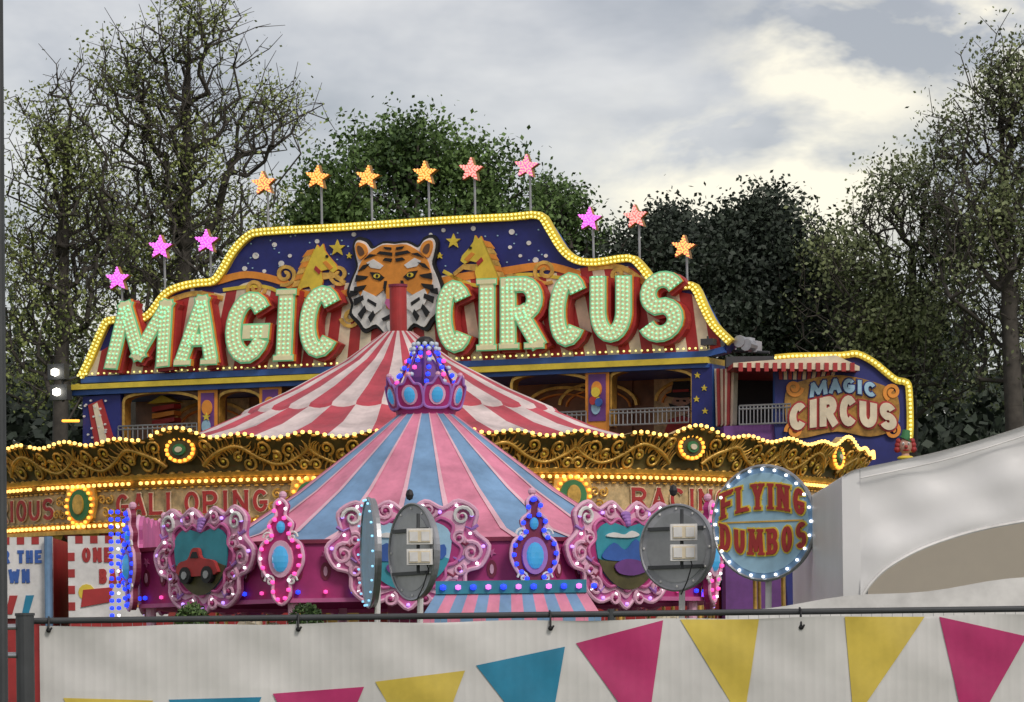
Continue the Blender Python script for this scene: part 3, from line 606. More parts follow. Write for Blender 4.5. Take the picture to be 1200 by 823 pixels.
g=G(); words=["RACING","RACING","FAMOUS","GALLOPING","RACING","GALLOPING","FAMOUS","RACING","GALLOPING","RACING","GLORIOUS","GALLOPING"]
for k in range(12):
    ph=6.5+30*k; wt=words[k]; Wm=2.4 if len(wt)>7 else 1.75
    word(g,wt,lambda a,b,n,ph=ph,Wm=Wm:cyl_(ph+math.degrees((a-Wm/2)/6.96),6.97+n,4.01+b),Wm,.31,.05,0,.03,'red',gap=.28,outl=.012,ko='cream',serif=.03)
    for sd_ in (-1,1):
        for q_ in range(4):
            sp_=spiral(0,0,.075,1.3,q_,sd_,14); g.tube([cyl_(ph+sd_*(10.4+q_*.55)+math.degrees(a/7),6.99,4.16+.09*(1 if q_%2 else -1)+b) for a,b in sp_],.015,'gold',5)
    for i in range(30): 
        g.ell(cyl_(ph-14.5+i,6.98,3.95),.04,.03,.016,'gold',6,thf(ph,0,0)); g.ell(cyl_(ph-14.5+i,6.98,4.38),.04,.03,.016,'gold',6,thf(ph,0,0))
    pm=ph+15; fr=thf(pm,7.05,4.2)
    g.up(fr,[(0,.33),(.14,.24),(.26,.26),(.30,.05),(.24,-.2),(.12,-.3),(0,-.42),(-.12,-.3),(-.24,-.2),(-.30,.05),(-.26,.26),(-.14,.24)],-.06,.0,'gold'); g.up(fr,ellp(0,-.01,.2,.22),0,.03,'green'); g.up(fr,ellp(0,0,.10,.14),.03,.06,'gold')
    bm+=[fr.P(x,y,.03) for x,y in ellp(0,-.02,.25,.27,18)]
g.build("frieze_lettering",GP); bulbs("medallion_bulbs",bm,.030,'bamber',GP)
g=G()
def can(C,prof,ns,ks,off=0,sag=.03,flip=99):
    sub=4
    def P(th,r,z,fr_): t=math.radians(th); zz=z-sag*(r/3)*math.sin(fr_*math.pi); return Vector((C.x+r*math.sin(t),C.y-r*math.cos(t),zz))
    for i in range(ns):
        for q_ in range(sub):
            a=360*(i+q_/sub)/ns+off; b=360*(i+(q_+1)/sub)/ns+off
            for j,((r0,z0),(r1,z1)) in enumerate(zip(prof[:-1],prof[1:])):
                par=(i+(1 if j>=flip else 0))%len(ks)
                g.poly([P(a,r0,z0,q_/sub),P(b,r0,z0,(q_+1)/sub),P(b,r1,z1,(q_+1)/sub),P(a,r1,z1,q_/sub)],ks[par])
can(GC,[(.22,7.10),(.9,6.62),(1.8,6.15),(2.45,5.86),(2.5,5.80),(3.2,5.50),(4.6,5.10),(6.9,4.72)],40,['tred','twhite'],4.5,.04,4); g.build("striped_canopy",GP)
g=G(); cp=GC
g.cyl((cp.x,cp.y,7.0),(cp.x,cp.y,7.82),.135,.135,'red',20); g.cyl((cp.x,cp.y,7.02),(cp.x,cp.y,7.10),.26,.2,'red',20); g.cyl((cp.x,cp.y,7.80),(cp.x,cp.y,7.84),.15,.15,'maroon',20)
g.cyl((cp.x,cp.y,0.6),(cp.x,cp.y,7.0),.12,.12,'red',14)
for i in range(16):
    a0,a1=i*22.5,(i+1)*22.5; g.poly([cyl_(a0,1.6,.6),cyl_(a1,1.6,.6),cyl_(a1,1.6,4.2),cyl_(a0,1.6,4.2)],'red' if i%2 else 'gold')
for i in range(36):
    a0,a1=i*10,(i+1)*10; g.poly([cyl_(a0,0,.6),cyl_(a0,6.6,.6),cyl_(a1,6.6,.6)],'brown'); g.poly([cyl_(a0,6.6,.1),cyl_(a1,6.6,.1),cyl_(a1,6.6,.6),cyl_(a0,6.6,.6)],'red'); g.poly([cyl_(a0,6.9,3.95),cyl_(a1,6.9,3.95),cyl_(a1,1.5,4.3),cyl_(a0,1.5,4.3)],'brown')
for i in range(24):
    for r_ in (6.0,4.8): g.cyl(cyl_(i*15+r_*3,r_,.6),cyl_(i*15+r_*3,r_,4.1),.03,.03,'gold',8,False)
g.build("centre_and_platform",GP)
hv=[(0,0,0),(.35,0,.03),(.62,0,.2),(.8,0,.5),(1.02,0,.42),(-.35,0,.02),(-.55,0,.0),(-.8,0,-.25),(.42,.12,-.25),(.7,.13,-.35),(.62,.13,-.62),(.42,-.12,-.25),(.6,-.13,-.45),(.4,-.13,-.6),(-.42,.12,-.28),(-.62,.13,-.5),(-.8,.13,-.75),(-.42,-.12,-.28),(-.5,-.13,-.52),(-.75,-.13,-.78)]
he=[(0,1),(1,2),(2,3),(3,4),(0,5),(5,6),(6,7),(1,8),(8,9),(9,10),(1,11),(11,12),(12,13),(5,14),(14,15),(15,16),(5,17),(17,18),(18,19)]
hr=[.24,.23,.16,.12,.07,.23,.1,.05,.1,.06,.045,.1,.06,.045,.12,.06,.045,.12,.06,.045]
me=bpy.data.meshes.new("horse"); me.from_pydata(hv,he,[]); ho=bpy.data.objects.new("horse",me); sc.collection.objects.link(ho)
mod=ho.modifiers.new("s",'SKIN'); 
for i,r_ in enumerate(hr): me.skin_vertices[0].data[i].radius=(r_,r_)
me.skin_vertices[0].data[0].use_root=True
sm=ho.modifiers.new("u",'SUBSURF'); sm.levels=1
dg=bpy.context.evaluated_depsgraph_get(); hm=bpy.data.meshes.new_from_object(ho.evaluated_get(dg)); bpy.data.objects.remove(ho)
hm.materials.clear(); hm.materials.append(M['cream'])
for i in range(24):
    for r_ in(6.0,4.8):
        o=bpy.data.objects.new("wooden_horse",hm); p=cyl_(i*15+r_*3,r_,1.75+.3*math.sin(i*1.9+r_)); sc.collection.objects.link(o); o.parent=GP; o.location=p-GP.location; o.rotation_euler=(0,0,math.radians(i*15+r_*3))
# ================= DUMBO RIDE =================
dx=un(500,560)[0]; DC=Vector((dx*40/F,40,0)); DR=root("elephant_roundabout",DC)
pr=[(.30,4.40),(.8,4.02),(1.4,3.57),(2.08,3.13),(2.8,2.92)]
g=G(); can(DC,pr,24,['cpink','cblue'],7.5,.05)
def dcy(th,r,z): t=math.radians(th); return Vector((DC.x+r*math.sin(t),DC.y-r*math.cos(t),z))
for i in range(24):
    th=7.5+15*i
    for (r0,z0),(r1,z1) in zip(pr[:-1],pr[1:]): g.poly([dcy(th-.9,r0,z0+.006),dcy(th+.9,r0,z0+.006),dcy(th+.9,r1,z1+.006),dcy(th-.9,r1,z1+.006)],'cpale')
g.build("striped_canopy",DR)
g=G(); R8=3.07; bl=[];bp=[];bw=[];bv=[]
for k in range(8):
    a=-2.5+45*k; c0,c1=dcy(a-22.5,R8,0),dcy(a+22.5,R8,0); fr=Fr((c0+c1)/2,c1-c0); hw=(c1-c0).length/2
    g.up(fr,[(-hw,2.44),(hw,2.44),(hw,2.97),(-hw,2.97)],-.06,0,'magenta'); g.up(fr,[(-hw,2.97),(hw,2.97),(hw,3.01),(-hw,3.01)],-.08,.03,'maroon'); g.up(fr,[(-hw,2.40),(hw,2.40),(hw,2.44),(-hw,2.44)],-.08,.03,'pink')
    for i in range(9): 
        x=-hw+.1+i*(2*hw-.2)/8; (bp if i%2 else bl).append(fr.P(x,2.50,.03)); 
        g.up(fr,star(x,2.86,.05),0,.012,'pink'); g.up(fr,ellp(x,2.70,.05,.09,10),0,.01,'maroon'); g.up(fr,ellp(x,2.70,.02,.05,8),.01,.02,'lpink')
g.build("fascia",DR)
def cartouche(fr,kind,idx):
    g=G(); 
    if kind=='wide':
        half=[(0,.40),(.16,.50),(.32,.43),(.46,.50),(.62,.40),(.60,.22),(.73,.08),(.66,-.10),(.52,-.16),(.50,-.32),(.34,-.44),(.14,-.40),(0,-.50)]
        half=[(x*1.08,y*1.04) for x,y in half]
        out=smooth([(x,y) for x,y in half]+[(-x,y) for x,y in half[-2:0:-1]],4,True)
        g.up(fr,out,0,.05,'pink'); inn=[(x*.84,y*.82) for x,y in out]; g.up(fr,inn,.05,.07,'lpink'); inn2=[(x*.66,y*.68) for x,y in out]; g.up(fr,inn2,.07,.085,'magenta'); inn3=smooth([(0,.28),(.25,.32),(.42,.2),(.38,-.1),(.2,-.28),(0,-.34),(-.2,-.28),(-.38,-.1),(-.42,.2),(-.25,.32)],4,True)
        g.up(fr,inn3,.085,.1,'teal' if idx%2 else 'lblue')
        land=[(x,min(y,-.02+.04*math.sin(x*9+idx))) for x,y in inn3]; g.up(fr,land,.1,.11,'bronze' if idx%2 else 'teal')
        if idx==7:
            g.up(fr,smooth([(-.29,-.14),(-.30,-.02),(-.15,.02),(-.08,.12),(.02,.12),(.06,.03),(.24,.0),(.29,-.05),(.28,-.14)],3,True),.11,.15,'red'); g.up(fr,[(-.1,.03),(-.06,.09),(.0,.09),(.03,.03)],.15,.16,'black')
            for x in(-.18,.17): g.up(fr,ellp(x,-.14,.085,.085,14),.11,.17,'black'); g.up(fr,ellp(x,-.14,.04,.04,10),.17,.18,'steel')
        else:
            g.up(fr,smooth([(-.36,.0),(-.2,.12),(-.05,.05),(.1,.16),(.22,.06),(.36,.10),(.34,-.04),(0,-.06),(-.3,-.05)],3,True),.11,.12,'blue'); g.up(fr,smooth([(-.3,.18),(-.2,.22),(-.05,.2),(.05,.24),(.15,.2),(0,.17)],3,True),.1,.12,'white')
            g.up(fr,smooth([(-.2,-.10),(-.05,-.04),(.15,-.06),(.25,-.14),(.05,-.2),(-.15,-.18)],3,True),.12,.135,'purple')
        g.tube([fr.P(x,y,.06) for x,y in out+out[:1]],.022,'lpink'); g.tube([fr.P(x,y,.09) for x,y in inn2+inn2[:1]],.018,'pink')
        for sx in(-1,1):
            for cx_,cy_,r_,a_,dr in((.53,.37,.10,0,1),(.62,.02,.11,2,-1),(.43,-.31,.10,1,1),(.21,.43,.08,0,-1),(.17,-.42,.07,2,1),(.50,.16,.07,1,1),(.50,-.14,.06,1,-1)):
                g.tube([fr.P(sx*(cx_+a),cy_+b,.08) for a,b in spiral(0,0,r_,1.4,a_,dr,18)],lambda t:.022-.010*t,'lpink' if cy_!=.37 else 'white',6)
                g.ell(fr.P(sx*cx_,cy_,.1),.022,.022,.022,'magenta',8)
            for i in range(5): g.tube([fr.P(sx*(.68-.07*i),.28-.15*i,.07),fr.P(sx*(.62-.06*i),.24-.15*i,.10),fr.P(sx*(.56-.07*i),.27-.14*i,.07)],lambda t:.02*(1-.6*t),'maroon' if i%2 else 'lilac',5)
        for i in range(4): g.ell(fr.P(0,.40-.03*i,.08+.01*i),.07-.012*i,.03,.035,'lilac',8,fr)
        pts=[tuple(p) for p in resample([(x*.93,y*.92) for x,y in out],.18,True)]
        for i,p in enumerate(pts): (bw if i%2 else bv).append(fr.P(p[0],p[1],.08))
    else:
        blue=kind=='blue'
        half=[(0,.52),(.07,.46),(.05,.36),(.13,.28),(.10,.16),(.21,.08),(.24,-.08),(.17,-.22),(.10,-.28),(.09,-.42),(0,-.50)]
        out=smooth([(x,y) for x,y in half]+[(-x,y) for x,y in half[-2:0:-1]],4,True)
        g.up(fr,out,0,.06,'magenta' if not blue else 'maroon'); g.tube([fr.P(x,y,.07) for x,y in out+out[:1]],.018,'lpink')
        g.up(fr,ellp(0,-.06,.13,.18),.06,.09,'lpink' if not blue else 'lilac'); g.ell(fr.P(0,-.06,.09),.09,.05,.13,'gem',14,fr); g.ell(fr.P(0,.25,.07),.045,.04,.06,'gem',12,fr); g.ell(fr.P(0,.56,.02),.04,.04,.04,'lpink',10)
        for sx in(-1,1):
            for cx_,cy_,r_ in((.13,.15,.06),(.12,-.27,.06)): g.tube([fr.P(sx*(cx_+a),cy_+b,.08) for a,b in spiral(0,0,r_,1.3,0,1,14)],.012,'white',5)
        for p in resample(out,.10,True): (bl if blue else bw if random.random()<.35 else bp).append(fr.P(p.x*.9,p.y*.93,.09))
    g.build("cartouche_"+kind,DR)
for k in range(8):
    a=-2.5+45*k; c0,c1=dcy(a-22.5,R8,2.84),dcy(a+22.5,R8,2.84); fr=Fr((c0+c1)/2+Vector((math.sin(math.radians(a)),-math.cos(math.radians(a)),0))*.05,c1-c0); cartouche(fr,'wide',k)
    t=a+22.5; c=dcy(t,R8+.06,2.88); fr=Fr(c,(math.cos(math.radians(t)),math.sin(math.radians(t)),0)); cartouche(fr,'blue' if k in(0,6) else 'pink',k)
for i in range(15):
    p=dcy(-72,3.32,2.33+i*.075); bl.append(p+Vector((-.03,0,0))); (bw if i%3==0 else bl).append(p+Vector((.04,0,0)))
bulbs("blue_bulbs",bl,.027,'bblue',DR); bulbs("pink_bulbs",bp,.024,'bpink',DR); bulbs("white_bulbs",bw,.018,'bwhite',DR); bulbs("violet_bulbs",bv,.02,'bvio',DR)
g=G(); Z0=4.39; dc=dcy
for i in range(48):
    a,b=i*7.5,(i+1)*7.5
    g.poly([dc(a,.30,Z0-.03),dc(b,.30,Z0-.03),dc(b,.32,Z0+.08),dc(a,.32,Z0+.08)],'magenta'); g.poly([dc(a,.32,Z0+.08),dc(b,.32,Z0+.08),dc(b,.35,Z0+.1),dc(a,.35,Z0+.1)],'lpink')
for i in range(8):
    a=i*45-2.5+22.5; fr=Fr(dc(a,.35,Z0+.2),(math.cos(math.radians(a)),math.sin(math.radians(a)),0),(math.sin(math.radians(a))*.25,-math.cos(math.radians(a))*.25,1))
    o=smooth([(0,.20),(.06,.12),(.13,.10),(.15,-.02),(.12,-.12),(0,-.14),(-.12,-.12),(-.15,-.02),(-.13,.10),(-.06,.12)],4,True)
    g.up(fr,o,-.02,.02,'magenta'); g.tube([fr.P(x,y,.02) for x,y in o+o[:1]],.014,'lilac'); g.up(fr,ellp(0,0,.09,.105,16),.02,.03,'lpink'); g.ell(fr.P(0,0,.03),.065,.03,.085,'gem',12,fr); g.ell(fr.P(0,.21,0),.03,.03,.03,'lpink',8)
g.cyl(dc(0,0,Z0),dc(0,0,Z0+.78),.03,.03,'steel'); g.ell(dc(0,0,Z0+.76),.10,.10,.07,'dark',12)
for i in range(8): g.tube([dc(i*45,.30,Z0+.1),dc(i*45,.27,Z0+.35),dc(i*45,.16,Z0+.6),dc(i*45,.08,Z0+.72)],.014,'purple',5)
g.ell(dc(0,0,Z0+.33),.20,.20,.28,'purple',14)
g.build("crown",DR,False)
cb=[[],[],[]]
for i in range(10):
    for j in range(7):
        t=j/6; r_=.26*(1-t**1.6)+.07; cb[(0,1,1,2,1)[(i+2*j)%5]].append(dc(i*36+t*20,r_,Z0+.26+.46*t))
for i in range(10): cb[2].append(dc(i*36,.12,Z0+.74)); cb[2].append(dc(i*36+18,.14,Z0+.69))
bulbs("crown_pink",cb[0],.028,'bpink',DR); bulbs("crown_blue",cb[1],.028,'bblue',DR); 
mk('pearl',(.6,.7,.8),rough=.2,var=0); bulbs("crown_pearl",cb[2],.030,'pearl',DR)
g=G(); g.cyl((DC.x,DC.y,0),(DC.x,DC.y,.35),2.9,2.9,'magenta',32); g.cyl((DC.x,DC.y,.35),(DC.x,DC.y,3.0),.5,.4,'pink',16)
for k in range(8): g.cyl(dcy(k*45+20,R8-.1,0),dcy(k*45+20,R8-.1,2.45),.05,.05,'lpink',8)
g.build("base_and_posts",DR)
for k in range(8):
    g=G(); c=dcy(k*45,2.1,1.3); t=math.radians(k*45); fr=Fr(c,(math.cos(t),math.sin(t),0))
    g.ell(fr.P(0,0,0),.5,.3,.33,'grey',14,fr); g.ell(fr.P(.55,.2,0),.24,.22,.24,'grey',12,fr)
    for s_ in(-1,1): g.ell(fr.P(.45,.25,s_*.28),.2,.04,.24,'lpink',10,fr); 
    for lx in(-.28,.28):
        for s_ in(-1,1): g.cyl(fr.P(lx,-.2,s_*.15),fr.P(lx,-.5,s_*.15),.09,.1,'grey')
    g.tube([fr.P(.75,.15,0),fr.P(.92,.0,0),fr.P(1.0,-.15,0),fr.P(1.1,-.1,0)],lambda q:.09-.05*q,'grey'); g.cyl(fr.P(0,-.3,0),dcy(k*45,.4,.9),.05,.05,'steel')
    g.build("elephant_car",DR,True)
KC=Wd(599,700,35.5); KI=root("ticket_kiosk",(KC.x,KC.y,0)); g=G(); FK=Fr((KC.x,KC.y,0),(1,0,0)); 
z1=FK.uw(510,686)[1]; z0=FK.uw(600,722)[1]; hw=.70; hb=.83
nS=14
for i in range(nS):
    t0,t1=i/nS*2-1,(i+1)/nS*2-1
    g.poly([FK.P(t0*hb,z0,0),FK.P(t1*hb,z0,0),FK.P(t1*hw,z1-.08,-.12),FK.P(t0*hw,z1-.08,-.12)],'cpink' if i%2 else 'cblue')
    g.up(FK,[(t0*hb,z0-.1),(t1*hb,z0-.1),(t1*hb,z0),(t0*hb,z0)],-.02,0,'cblue' if i%2 else 'cpink')
g.up(FK,[(-hw,z1-.08),(hw,z1-.08),(hw,z1+.04),(-hw,z1+.04)],-.2,-.1,'teal'); g.box(FK.P(0,1.05,-.8),(1.4,1.2,2.1),'magenta'); g.poly([FK.P(-hw,z1,-.2),FK.P(hw,z1,-.2),FK.P(hw,z1-.1,-1.5),FK.P(-hw,z1-.1,-1.5)],'cblue')
g.build("roof_and_booth",KI); bulbs("kiosk_blue_bulbs",[FK.P(-hw+.07+i*.14,z1-.02,-.08) for i in range(0,11,2)],.032,'bblue',KI); bulbs("kiosk_violet_bulbs",[FK.P(-hw+.07+i*.14,z1-.02,-.08) for i in range(1,11,2)],.03,'bmag',KI)
# ================= round signs =================
def roundsign(name,px,py,D,hpx,yaw,front):
    c=Wd(px,py,D); R=hpx*D/F; t=math.radians(yaw); fr=Fr(c,(math.cos(t),math.sin(t),0)); e=root(name,(c.x,c.y,0)); g=G()
    g.up(fr,ellp(0,0,R,R,48),-.05,0,front,'steel'); g.tube([fr.P(x,y,0) for x,y in ellp(0,0,R,R,48)+[(R,0)]],.014,'steel')
    g.cyl(fr.P(0,-R*.6,-.08),(c.x,c.y+.1,0),.026,.03,'white',10); return e,g,fr,R
e,g,fr,R=roundsign("flying_elephants_round_sign",895,613,31,67,-31,'cblue')
g.up(fr,ellp(0,0,R*.88,R*.88,40),0,.004,'lblue')
def arched(txt,y0,amp,W,h):
    word(g,txt,lambda a,b,n:fr.P(a-W/2,y0+amp*(1-((a-W/2)/(W/2))**2)+b,n),W,h,.036,.004,.02,'red',gap=.34,outl=.012,ko='yellow',serif=.03)
arched("FLYING",.04,.07,.76,.21); arched("DUMBOS",-.20,-.06,.78,.21)
g.up(fr,[(-.36,.005),(.36,.005),(.36,.018),(-.36,.018)],.004,.01,'gold')
g.build("disc_and_post",e); bulbs("rim_bulbs",[fr.P(x,y,.02) for x,y in ellp(0,0,R*.94,R*.94,24)],.015,'bwhite',e)
def fixture(e,px,py,D):
    g=G(); 
    for y in(-13,11):
        c=Wd(px,py+y,D); g.box(c,(.22,.14,.135),'white'); g.box(c+Vector((0,-.075,0)),(.18,.012,.10),'cream'); 
        for s_ in (-.05,.05): g.box(c+Vector((s_,-.083,0)),(.07,.006,.08),'white')
    g.cyl(Wd(px-2,py-40,D+.05),Wd(px-2,py+30,D+.05),.015,.015,'dsteel'); c=Wd(px-12,py-62,D+.08); g.ell(c,.035,.03,.05,'dark',8)
    g.tube([Wd(px+4,py+5,D-.05),Wd(px+10,py+25,D-.03),Wd(px+4,py+45,D-.02),Wd(px-3,py+60,D)],.006,'black',5); g.build("floodlight",e)
def backbits(g,fr,R):
    g.up(fr,ellp(0,0,R*.82,R*.82,30),0,.004,'steel')
    for a in (0,1): g.box(fr.P(0,(.5-a)*R*.9,.02),(R*1.5,.03,.03),'dsteel',fr)
    for i in range(12): g.ell(fr.P(R*.91*math.cos(i*.5236),R*.91*math.sin(i*.5236),.005),.012,.008,.012,'white',6,fr)
e,g,fr,R=roundsign("round_sign",483,647,33,56,-60,'grey'); backbits(g,fr,R); g.build("disc_and_post",e); fixture(e,492,642,32.7)
e,g,fr,R=roundsign("round_sign",793,642,32,50,-35,'grey'); backbits(g,fr,R); g.build("disc_and_post",e); fixture(e,801,637,31.6)
e,g,fr,R=roundsign("round_sign",432,648,34,64,-80,'lblue'); g.build("disc_and_post",e)
bulbs("rim_bulbs",[fr.P(x,y,.03) for x,y in ellp(0,0,R*.97,R*.97,22)],.013,'bcy',e)
# ================= stalls =================
def stall(name,x0,x1,ytop,D,txts,ink,bgk='white'):
    c=Wd((x0+x1)/2,ytop,D); e=root(name,(c.x,D,0)); fr=Fr((c.x,D,0),(1,0,0)); g=G(); s=D/F; hw=(x1-x0)/2*s; zt=c.z; zb=zt-95*s
    g.box((c.x,D+1.2,zt/2),(hw*2,2.36,zt-.02),'red'); g.up(fr,[(-hw,zb),(hw,zb),(hw,zt),(-hw,zt)],0,.05,bgk)
    for i in range(int(hw*2/.09)): 
        if i%2: g.up(fr,[(-hw+i*.09,zt-.09),(-hw+i*.09+.09,zt-.09),(-hw+i*.09+.09,zt),(-hw+i*.09,zt)],.05,.056,'red')
    for sx in(-1,1):
        for i in range(9):
            if i%2: g.up(fr,[(sx*hw,zt-.1-i*.1),(sx*hw,zt-.2-i*.1),(sx*(hw-.08),zt-.2-i*.1),(sx*(hw-.08),zt-.1-i*.1)],.05,.056,'red')
    y=zt-.32
    for tx,W,h in txts: word(g,tx,lambda a,b,n,W=W,y=y:fr.P(a-W/2,y+b,n),W,h,h*.24,.05,.062,ink,gap=.25); y-=h+.08
    return e,g,fr,hw,zt,zb
e,g,fr,hw,zt,zb=stall("game_stall",-40,62,630,47,[("OVER THE",.8,.16),("TOWN",.5,.17)],'blue'); 
for i in range(4): g.up(fr,[(-.45+i*.2,zb+.05),(-.37+i*.2,zb+.05),(-.3+i*.2,zb+.28),(-.4+i*.2,zb+.28)],.05,.06,'pteal' if i%2 else 'red')
g.cyl((fr.O.x+hw-.04,46.85,0),(fr.O.x+hw-.04,46.85,zt),.05,.05,'cblue'); g.build("booth",e)
e,g,fr,hw,zt,zb=stall("game_stall",80,196,628,46.5,[("ONE FOR",.86,.18),("BALL",.45,.18)],'red')
g.up(fr,[(-.45,zb+.12),(-.1,zb+.18),(-.06,zb+.36),(-.42,zb+.33)],.05,.07,'red'); g.up(fr,ellp(-.38,zb+.3,.1,.1,12),.05,.06,'yellow'); g.up(fr,[(.1,zb+.1),(.3,zb+.12),(.28,zb+.3),(.1,zb+.25)],.05,.06,'orange'); g.build("booth",e)
e,g,fr,hw,zt,zb=stall("game_stall",962,1040,628,48,[("PRI",.3,.16)],'white','magenta'); g.build("booth",e)
for x in(225,358):
    c=Wd(x,722,34); e=root("potted_shrub",(c.x,34,0)); g=G(); g.cyl((c.x,34,0),(c.x,34,.5),.16,.2,'brown',14); g.cyl((c.x,34,.5),(c.x,34,1.9),.025,.02,'brown'); g.build("pot",e)
    d=rng.normal(size=(1500,3)); d/=np.linalg.norm(d,axis=1)[:,None]; P=np.array([c.x,34,c.z-.05])+d*(rng.random(1500)**.4)[:,None]*np.array([.16,.16,.17]); V,Fc=leaves(P,.035,rng); npmesh("foliage",V,Fc,e,[LM['green']])
# ================= marquee =================
FQ=Fr(Wd(1100,700,28),(1,0,0)); FQ.O.z=0; MQ=root("white_marquee",(FQ.O.x,28,0))
tL=[(987,566),(990,558),(1003,551),(1050,541),(1100,530),(1150,516),(1200,500),(1255,482),(1310,462)]
def mx_(p): return (2620-p[0],p[1])
arcL=[(1008,712),(1012,697),(1024,680),(1045,662),(1085,641),(1140,623),(1200,611),(1255,604),(1310,601)]
def interp(L,x):
    if x<=L[0][0]: return None
    for (a,b),(c,d) in zip(L[:-1],L[1:]):
        if a<=x<=c: return lerp(b,d,(x-a)/(c-a))
    return L[-1][1]
tS=smooth(tL[1:],5); aS=smooth(arcL,5)
def wr(x,y): return .030*math.sin(x*.021+y*.035)+.014*math.sin(x*.05-y*.06+1)+.008*math.sin(y*.13+x*.03)+.006*math.sin(x*.11+y*.02)*math.sin(y*.05)
rows=18; xs=[1008+i*(302/60) for i in range(61)]
for mirx in(False,True):
    f_=(lambda p:mx_(p)) if mirx else (lambda p:p)
    V=[];Fc=[]
    for x in xs:
        for jj in range(rows+1):
            y=lerp(interp(tS,x),interp(aS,x) or 712,jj/rows); V.append(tuple(FQ.X(*f_((x,y)),wr(x,y)*math.sin(math.pi*jj/rows)**.5 if 0<jj<rows else 0)))
    for i in range(len(xs)-1):
        for j in range(rows): a=i*(rows+1)+j; Fc.append((a,a+1,a+rows+2,a+rows+1))
    npmesh("gable_canvas",V,Fc,MQ,[M['tarp']],smooth=True)
    g=G()
    u1=FQ.uw(*f_((987,600)))[0]; u2=FQ.uw(*f_((1008,600)))[0]; ze=FQ.uw(988,560)[1]; z5=FQ.uw(1008,interp(tS,1008))[1]
    g.slab([FQ.P(u1,0,.0),FQ.P(u2,0,.0),FQ.P(u2,z5,.0),FQ.P(u1,ze,.0)],[FQ.P(u1,0,-.05),FQ.P(u2,0,-.05),FQ.P(u2,z5,-.05),FQ.P(u1,ze,-.05)],'tarp')
    g.poly([FQ.P(u1,0,-.05),FQ.P(u1,0,-5),FQ.P(u1,ze,-5),FQ.P(u1,ze,-.05)],'tarp')
    rt=[FQ.uw(*f_(p)) for p in smooth(tL[1:],4)]
    for (a1,b1),(a2,b2) in zip(rt[:-1],rt[1:]): g.poly([FQ.P(a1,b1+.004,.03),FQ.P(a2,b2+.004,.03),FQ.P(a2,b2+.004,-5),FQ.P(a1,b1+.004,-5)],'tarp')
    bk=[FQ.P(a1,b1-.01,-4.9) for a1,b1 in rt]; g.poly([FQ.P(rt[0][0],0,-4.9)]+bk+[FQ.P(rt[-1][0],0,-4.9)],'beige_glow')
    g.cyl(FQ.P(u2+(.03 if not mirx else -.03),0,-.1),FQ.P(u2+(.03 if not mirx else -.03),z5,-.1),.03,.03,'steel')
    g.tube([FQ.X(*f_(p),.01) for p in aS],.012,'white')
    g.tube([FQ.X(*f_((x,interp(tS,x)+11)),.035) for x in xs],.006,'white',5)
    g.build("roof_sides_and_frame",MQ)
g=G(); WA=root("white_stall_awning",(Wd(1050,700,26.5).x,26.5,0)); 
P=lambda t,d:Wd(lerp(850,1420,t),lerp(716,655,t)+2.5*math.sin(t*19),26.5)+Vector((0,d,-.03*d))
for i in range(24):
    t0,t1=i/24,(i+1)/24
    g.poly([P(t0,0),P(t1,0),P(t1,1.2)+Vector((0,0,.04)),P(t0,1.2)+Vector((0,0,.04))],'tarp'); g.poly([P(t0,0),P(t1,0),P(t1,0)-Vector((0,0,.35)),P(t0,0)-Vector((0,0,.35))],'white')
for t in(.02,.5,.98):
    p=P(t,.05); g.cyl((p.x,p.y,0),p-Vector((0,0,.02)),.02,.02,'steel')
g.build("awning",WA)
# ================= fence =================
FF=Fr((0,23,0),(1,0,0)); FE=root("banner_fence",(0,23,0)); g=G()
uL,_=FF.uw(47,740); uR=4.4
ztp=FF.uw(600,727)[1]
def disp(x,z): 
    f=(x/.0615)%1.0; rb=.0018*math.exp(-((f-.5)/.13)**2)
    return rb+.012*math.sin(x*2.1+z*1.5)+.010*math.sin(x*5.3-z*4)*math.cos(z*3)+.006*math.sin(x*9+z*14)*math.sin(x*3.1)+.014*math.exp(-((ztp-z)/.06))*math.sin(x*4.4)
nx=int((uR-uL)/.0102); zr=[ztp-.40*(i/24)**1.1 for i in range(25)]+[ztp-.40-(i+1)*(ztp-.45)/8 for i in range(8)]
V=[];Fc=[]
for j,z in enumerate(zr):
    for i in range(nx+1):
        x=uL+(uR-uL)*i/nx; zz=z-(.010*math.sin(x*3.3)**2 if j==0 else 0); V.append(tuple(FF.P(x,zz,disp(x,z)+.03)))
for j in range(len(zr)-1):
    for i in range(nx): a=j*(nx+1)+i; Fc.append((a,a+1,a+nx+2,a+nx+1))
npmesh("banner",V,Fc,FE,[M['ban']],smooth=True)
def pennant(p0,p1,p2,k):
    a,b,c=[Vector(FF.uw(*p)) for p in(p0,p1,p2)]; n=26; g=G(); idx={}
    for i in range(n+1):
        for j in range(n+1-i):
            q_=a+(b-a)*(i/n)+(c-a)*(j/n); idx[(i,j)]=len(g.v); g.v.append(tuple(FF.P(q_.x,q_.y,disp(q_.x,q_.y)+.036)))
    mi=g.mi(k)
    for i in range(n):
        for j in range(n-i):
            g.f.append([idx[(i,j)],idx[(i+1,j)],idx[(i,j+1)]]); g.m.append(mi)
            if i+j<n-1: g.f.append([idx[(i+1,j)],idx[(i+1,j+1)],idx[(i,j+1)]]); g.m.append(mi)
    g.build("printed_pennant",FE,True)
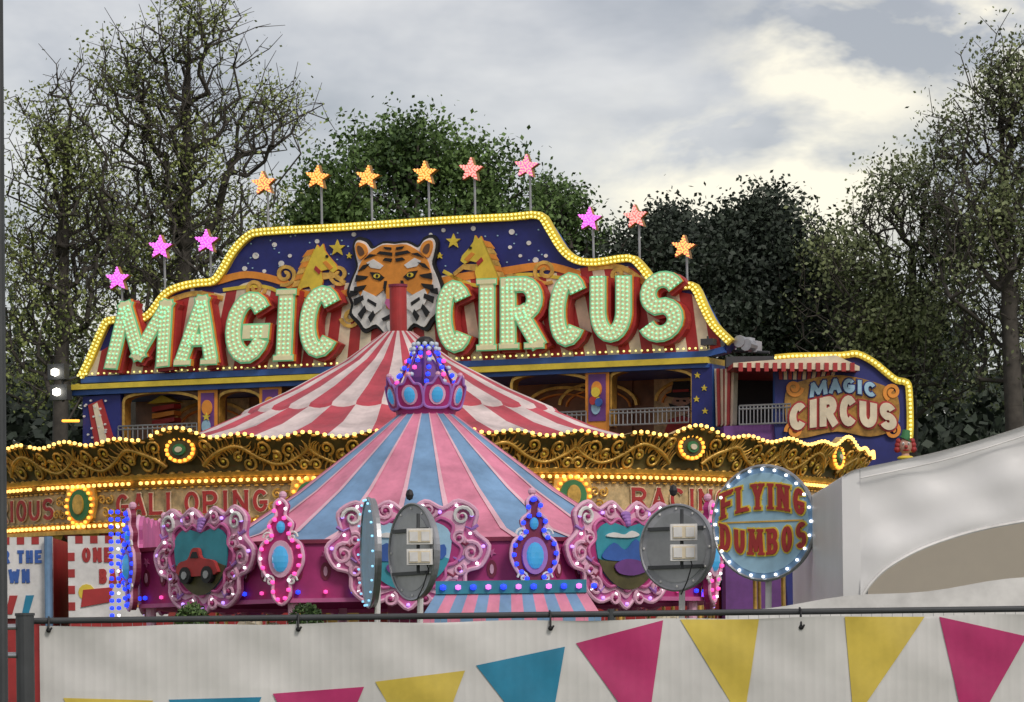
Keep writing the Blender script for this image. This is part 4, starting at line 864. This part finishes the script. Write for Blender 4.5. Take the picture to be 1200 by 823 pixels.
for p in [((675,754),(777,727),(757,868),'ppink'),((797,726),(889,726),(871,848),'pyel'),((989,723),(1083,723),(1000,845),'pyel'),((1100,723),(1202,746),(1133,868),'ppink'),((558,780),(662,758),(640,885),'pteal'),((440,799),(545,786),(500,905),'pyel'),((320,813),(427,805),(378,920),'ppink'),((198,820),(307,817),(255,930),'pteal'),((75,818),(180,821),(128,925),'pyel')]: pennant(*p)
g=G(); zt=FF.uw(600,721)[1]
g.cyl(FF.P(uL-.08,zt,0),FF.P(uR,zt,0),.019,.019,'dsteel',12); g.cyl(FF.P(uL-.08,.15,0),FF.P(uR,.15,0),.019,.019,'steel',12)
for x in np.arange(uL,uR,.0615): g.cyl(FF.P(x,.15,0),FF.P(x,zt,0),.002,.002,'steel',4,False)
for x in(uL-.08,uL+3.42,uR): g.cyl(FF.P(x,0,0),FF.P(x,zt+.03,0),.021,.021,'dsteel',12)
xq=FF.uw(32,760)[0]; g.cyl(FF.P(xq,0,.1),FF.P(xq,FF.uw(32,722)[1],.1),.055,.055,'dsteel',16); g.cyl(FF.P(xq,FF.uw(32,722)[1],.1),FF.P(xq,FF.uw(32,719)[1],.1),.06,.06,'dsteel',16)
for y in(735,768): 
    z=FF.uw(20,y)[1]; g.cyl(FF.P(xq,z,.1),FF.P(xq-1.5,z,.1),.018,.018,'steel',10)
for px in(350,645,938,58):
    u,z=FF.uw(px,729-(px-350)*.004); g.tube([FF.P(u-.004,zt+.022,.0),FF.P(u,zt+.01,.03),FF.P(u,z-.03,.055),FF.P(u+.01,z-.05,.06),FF.P(u+.018,z-.03,.05)],.007,'black',6); g.ell(FF.P(u,z-.045,.05),.016,.012,.016,'black',8)
g.build("rails_wires_and_ties",FE)
g=G(); PO=root("metal_pole",(Wd(0,800,21).x,21,0)); a=Wd(4,900,21); b=Wd(2,-30,21); g.cyl((a.x-.01,21,0),(b.x-.02,21,b.z+.6),.034,.030,'dsteel',14); g.cyl((a.x,21,0),(a.x,21,.03),.09,.09,'dsteel',14); g.build("pole",PO)
print("OK", sum(len(o.data.polygons) for o in bpy.data.objects if o.type=='MESH'))
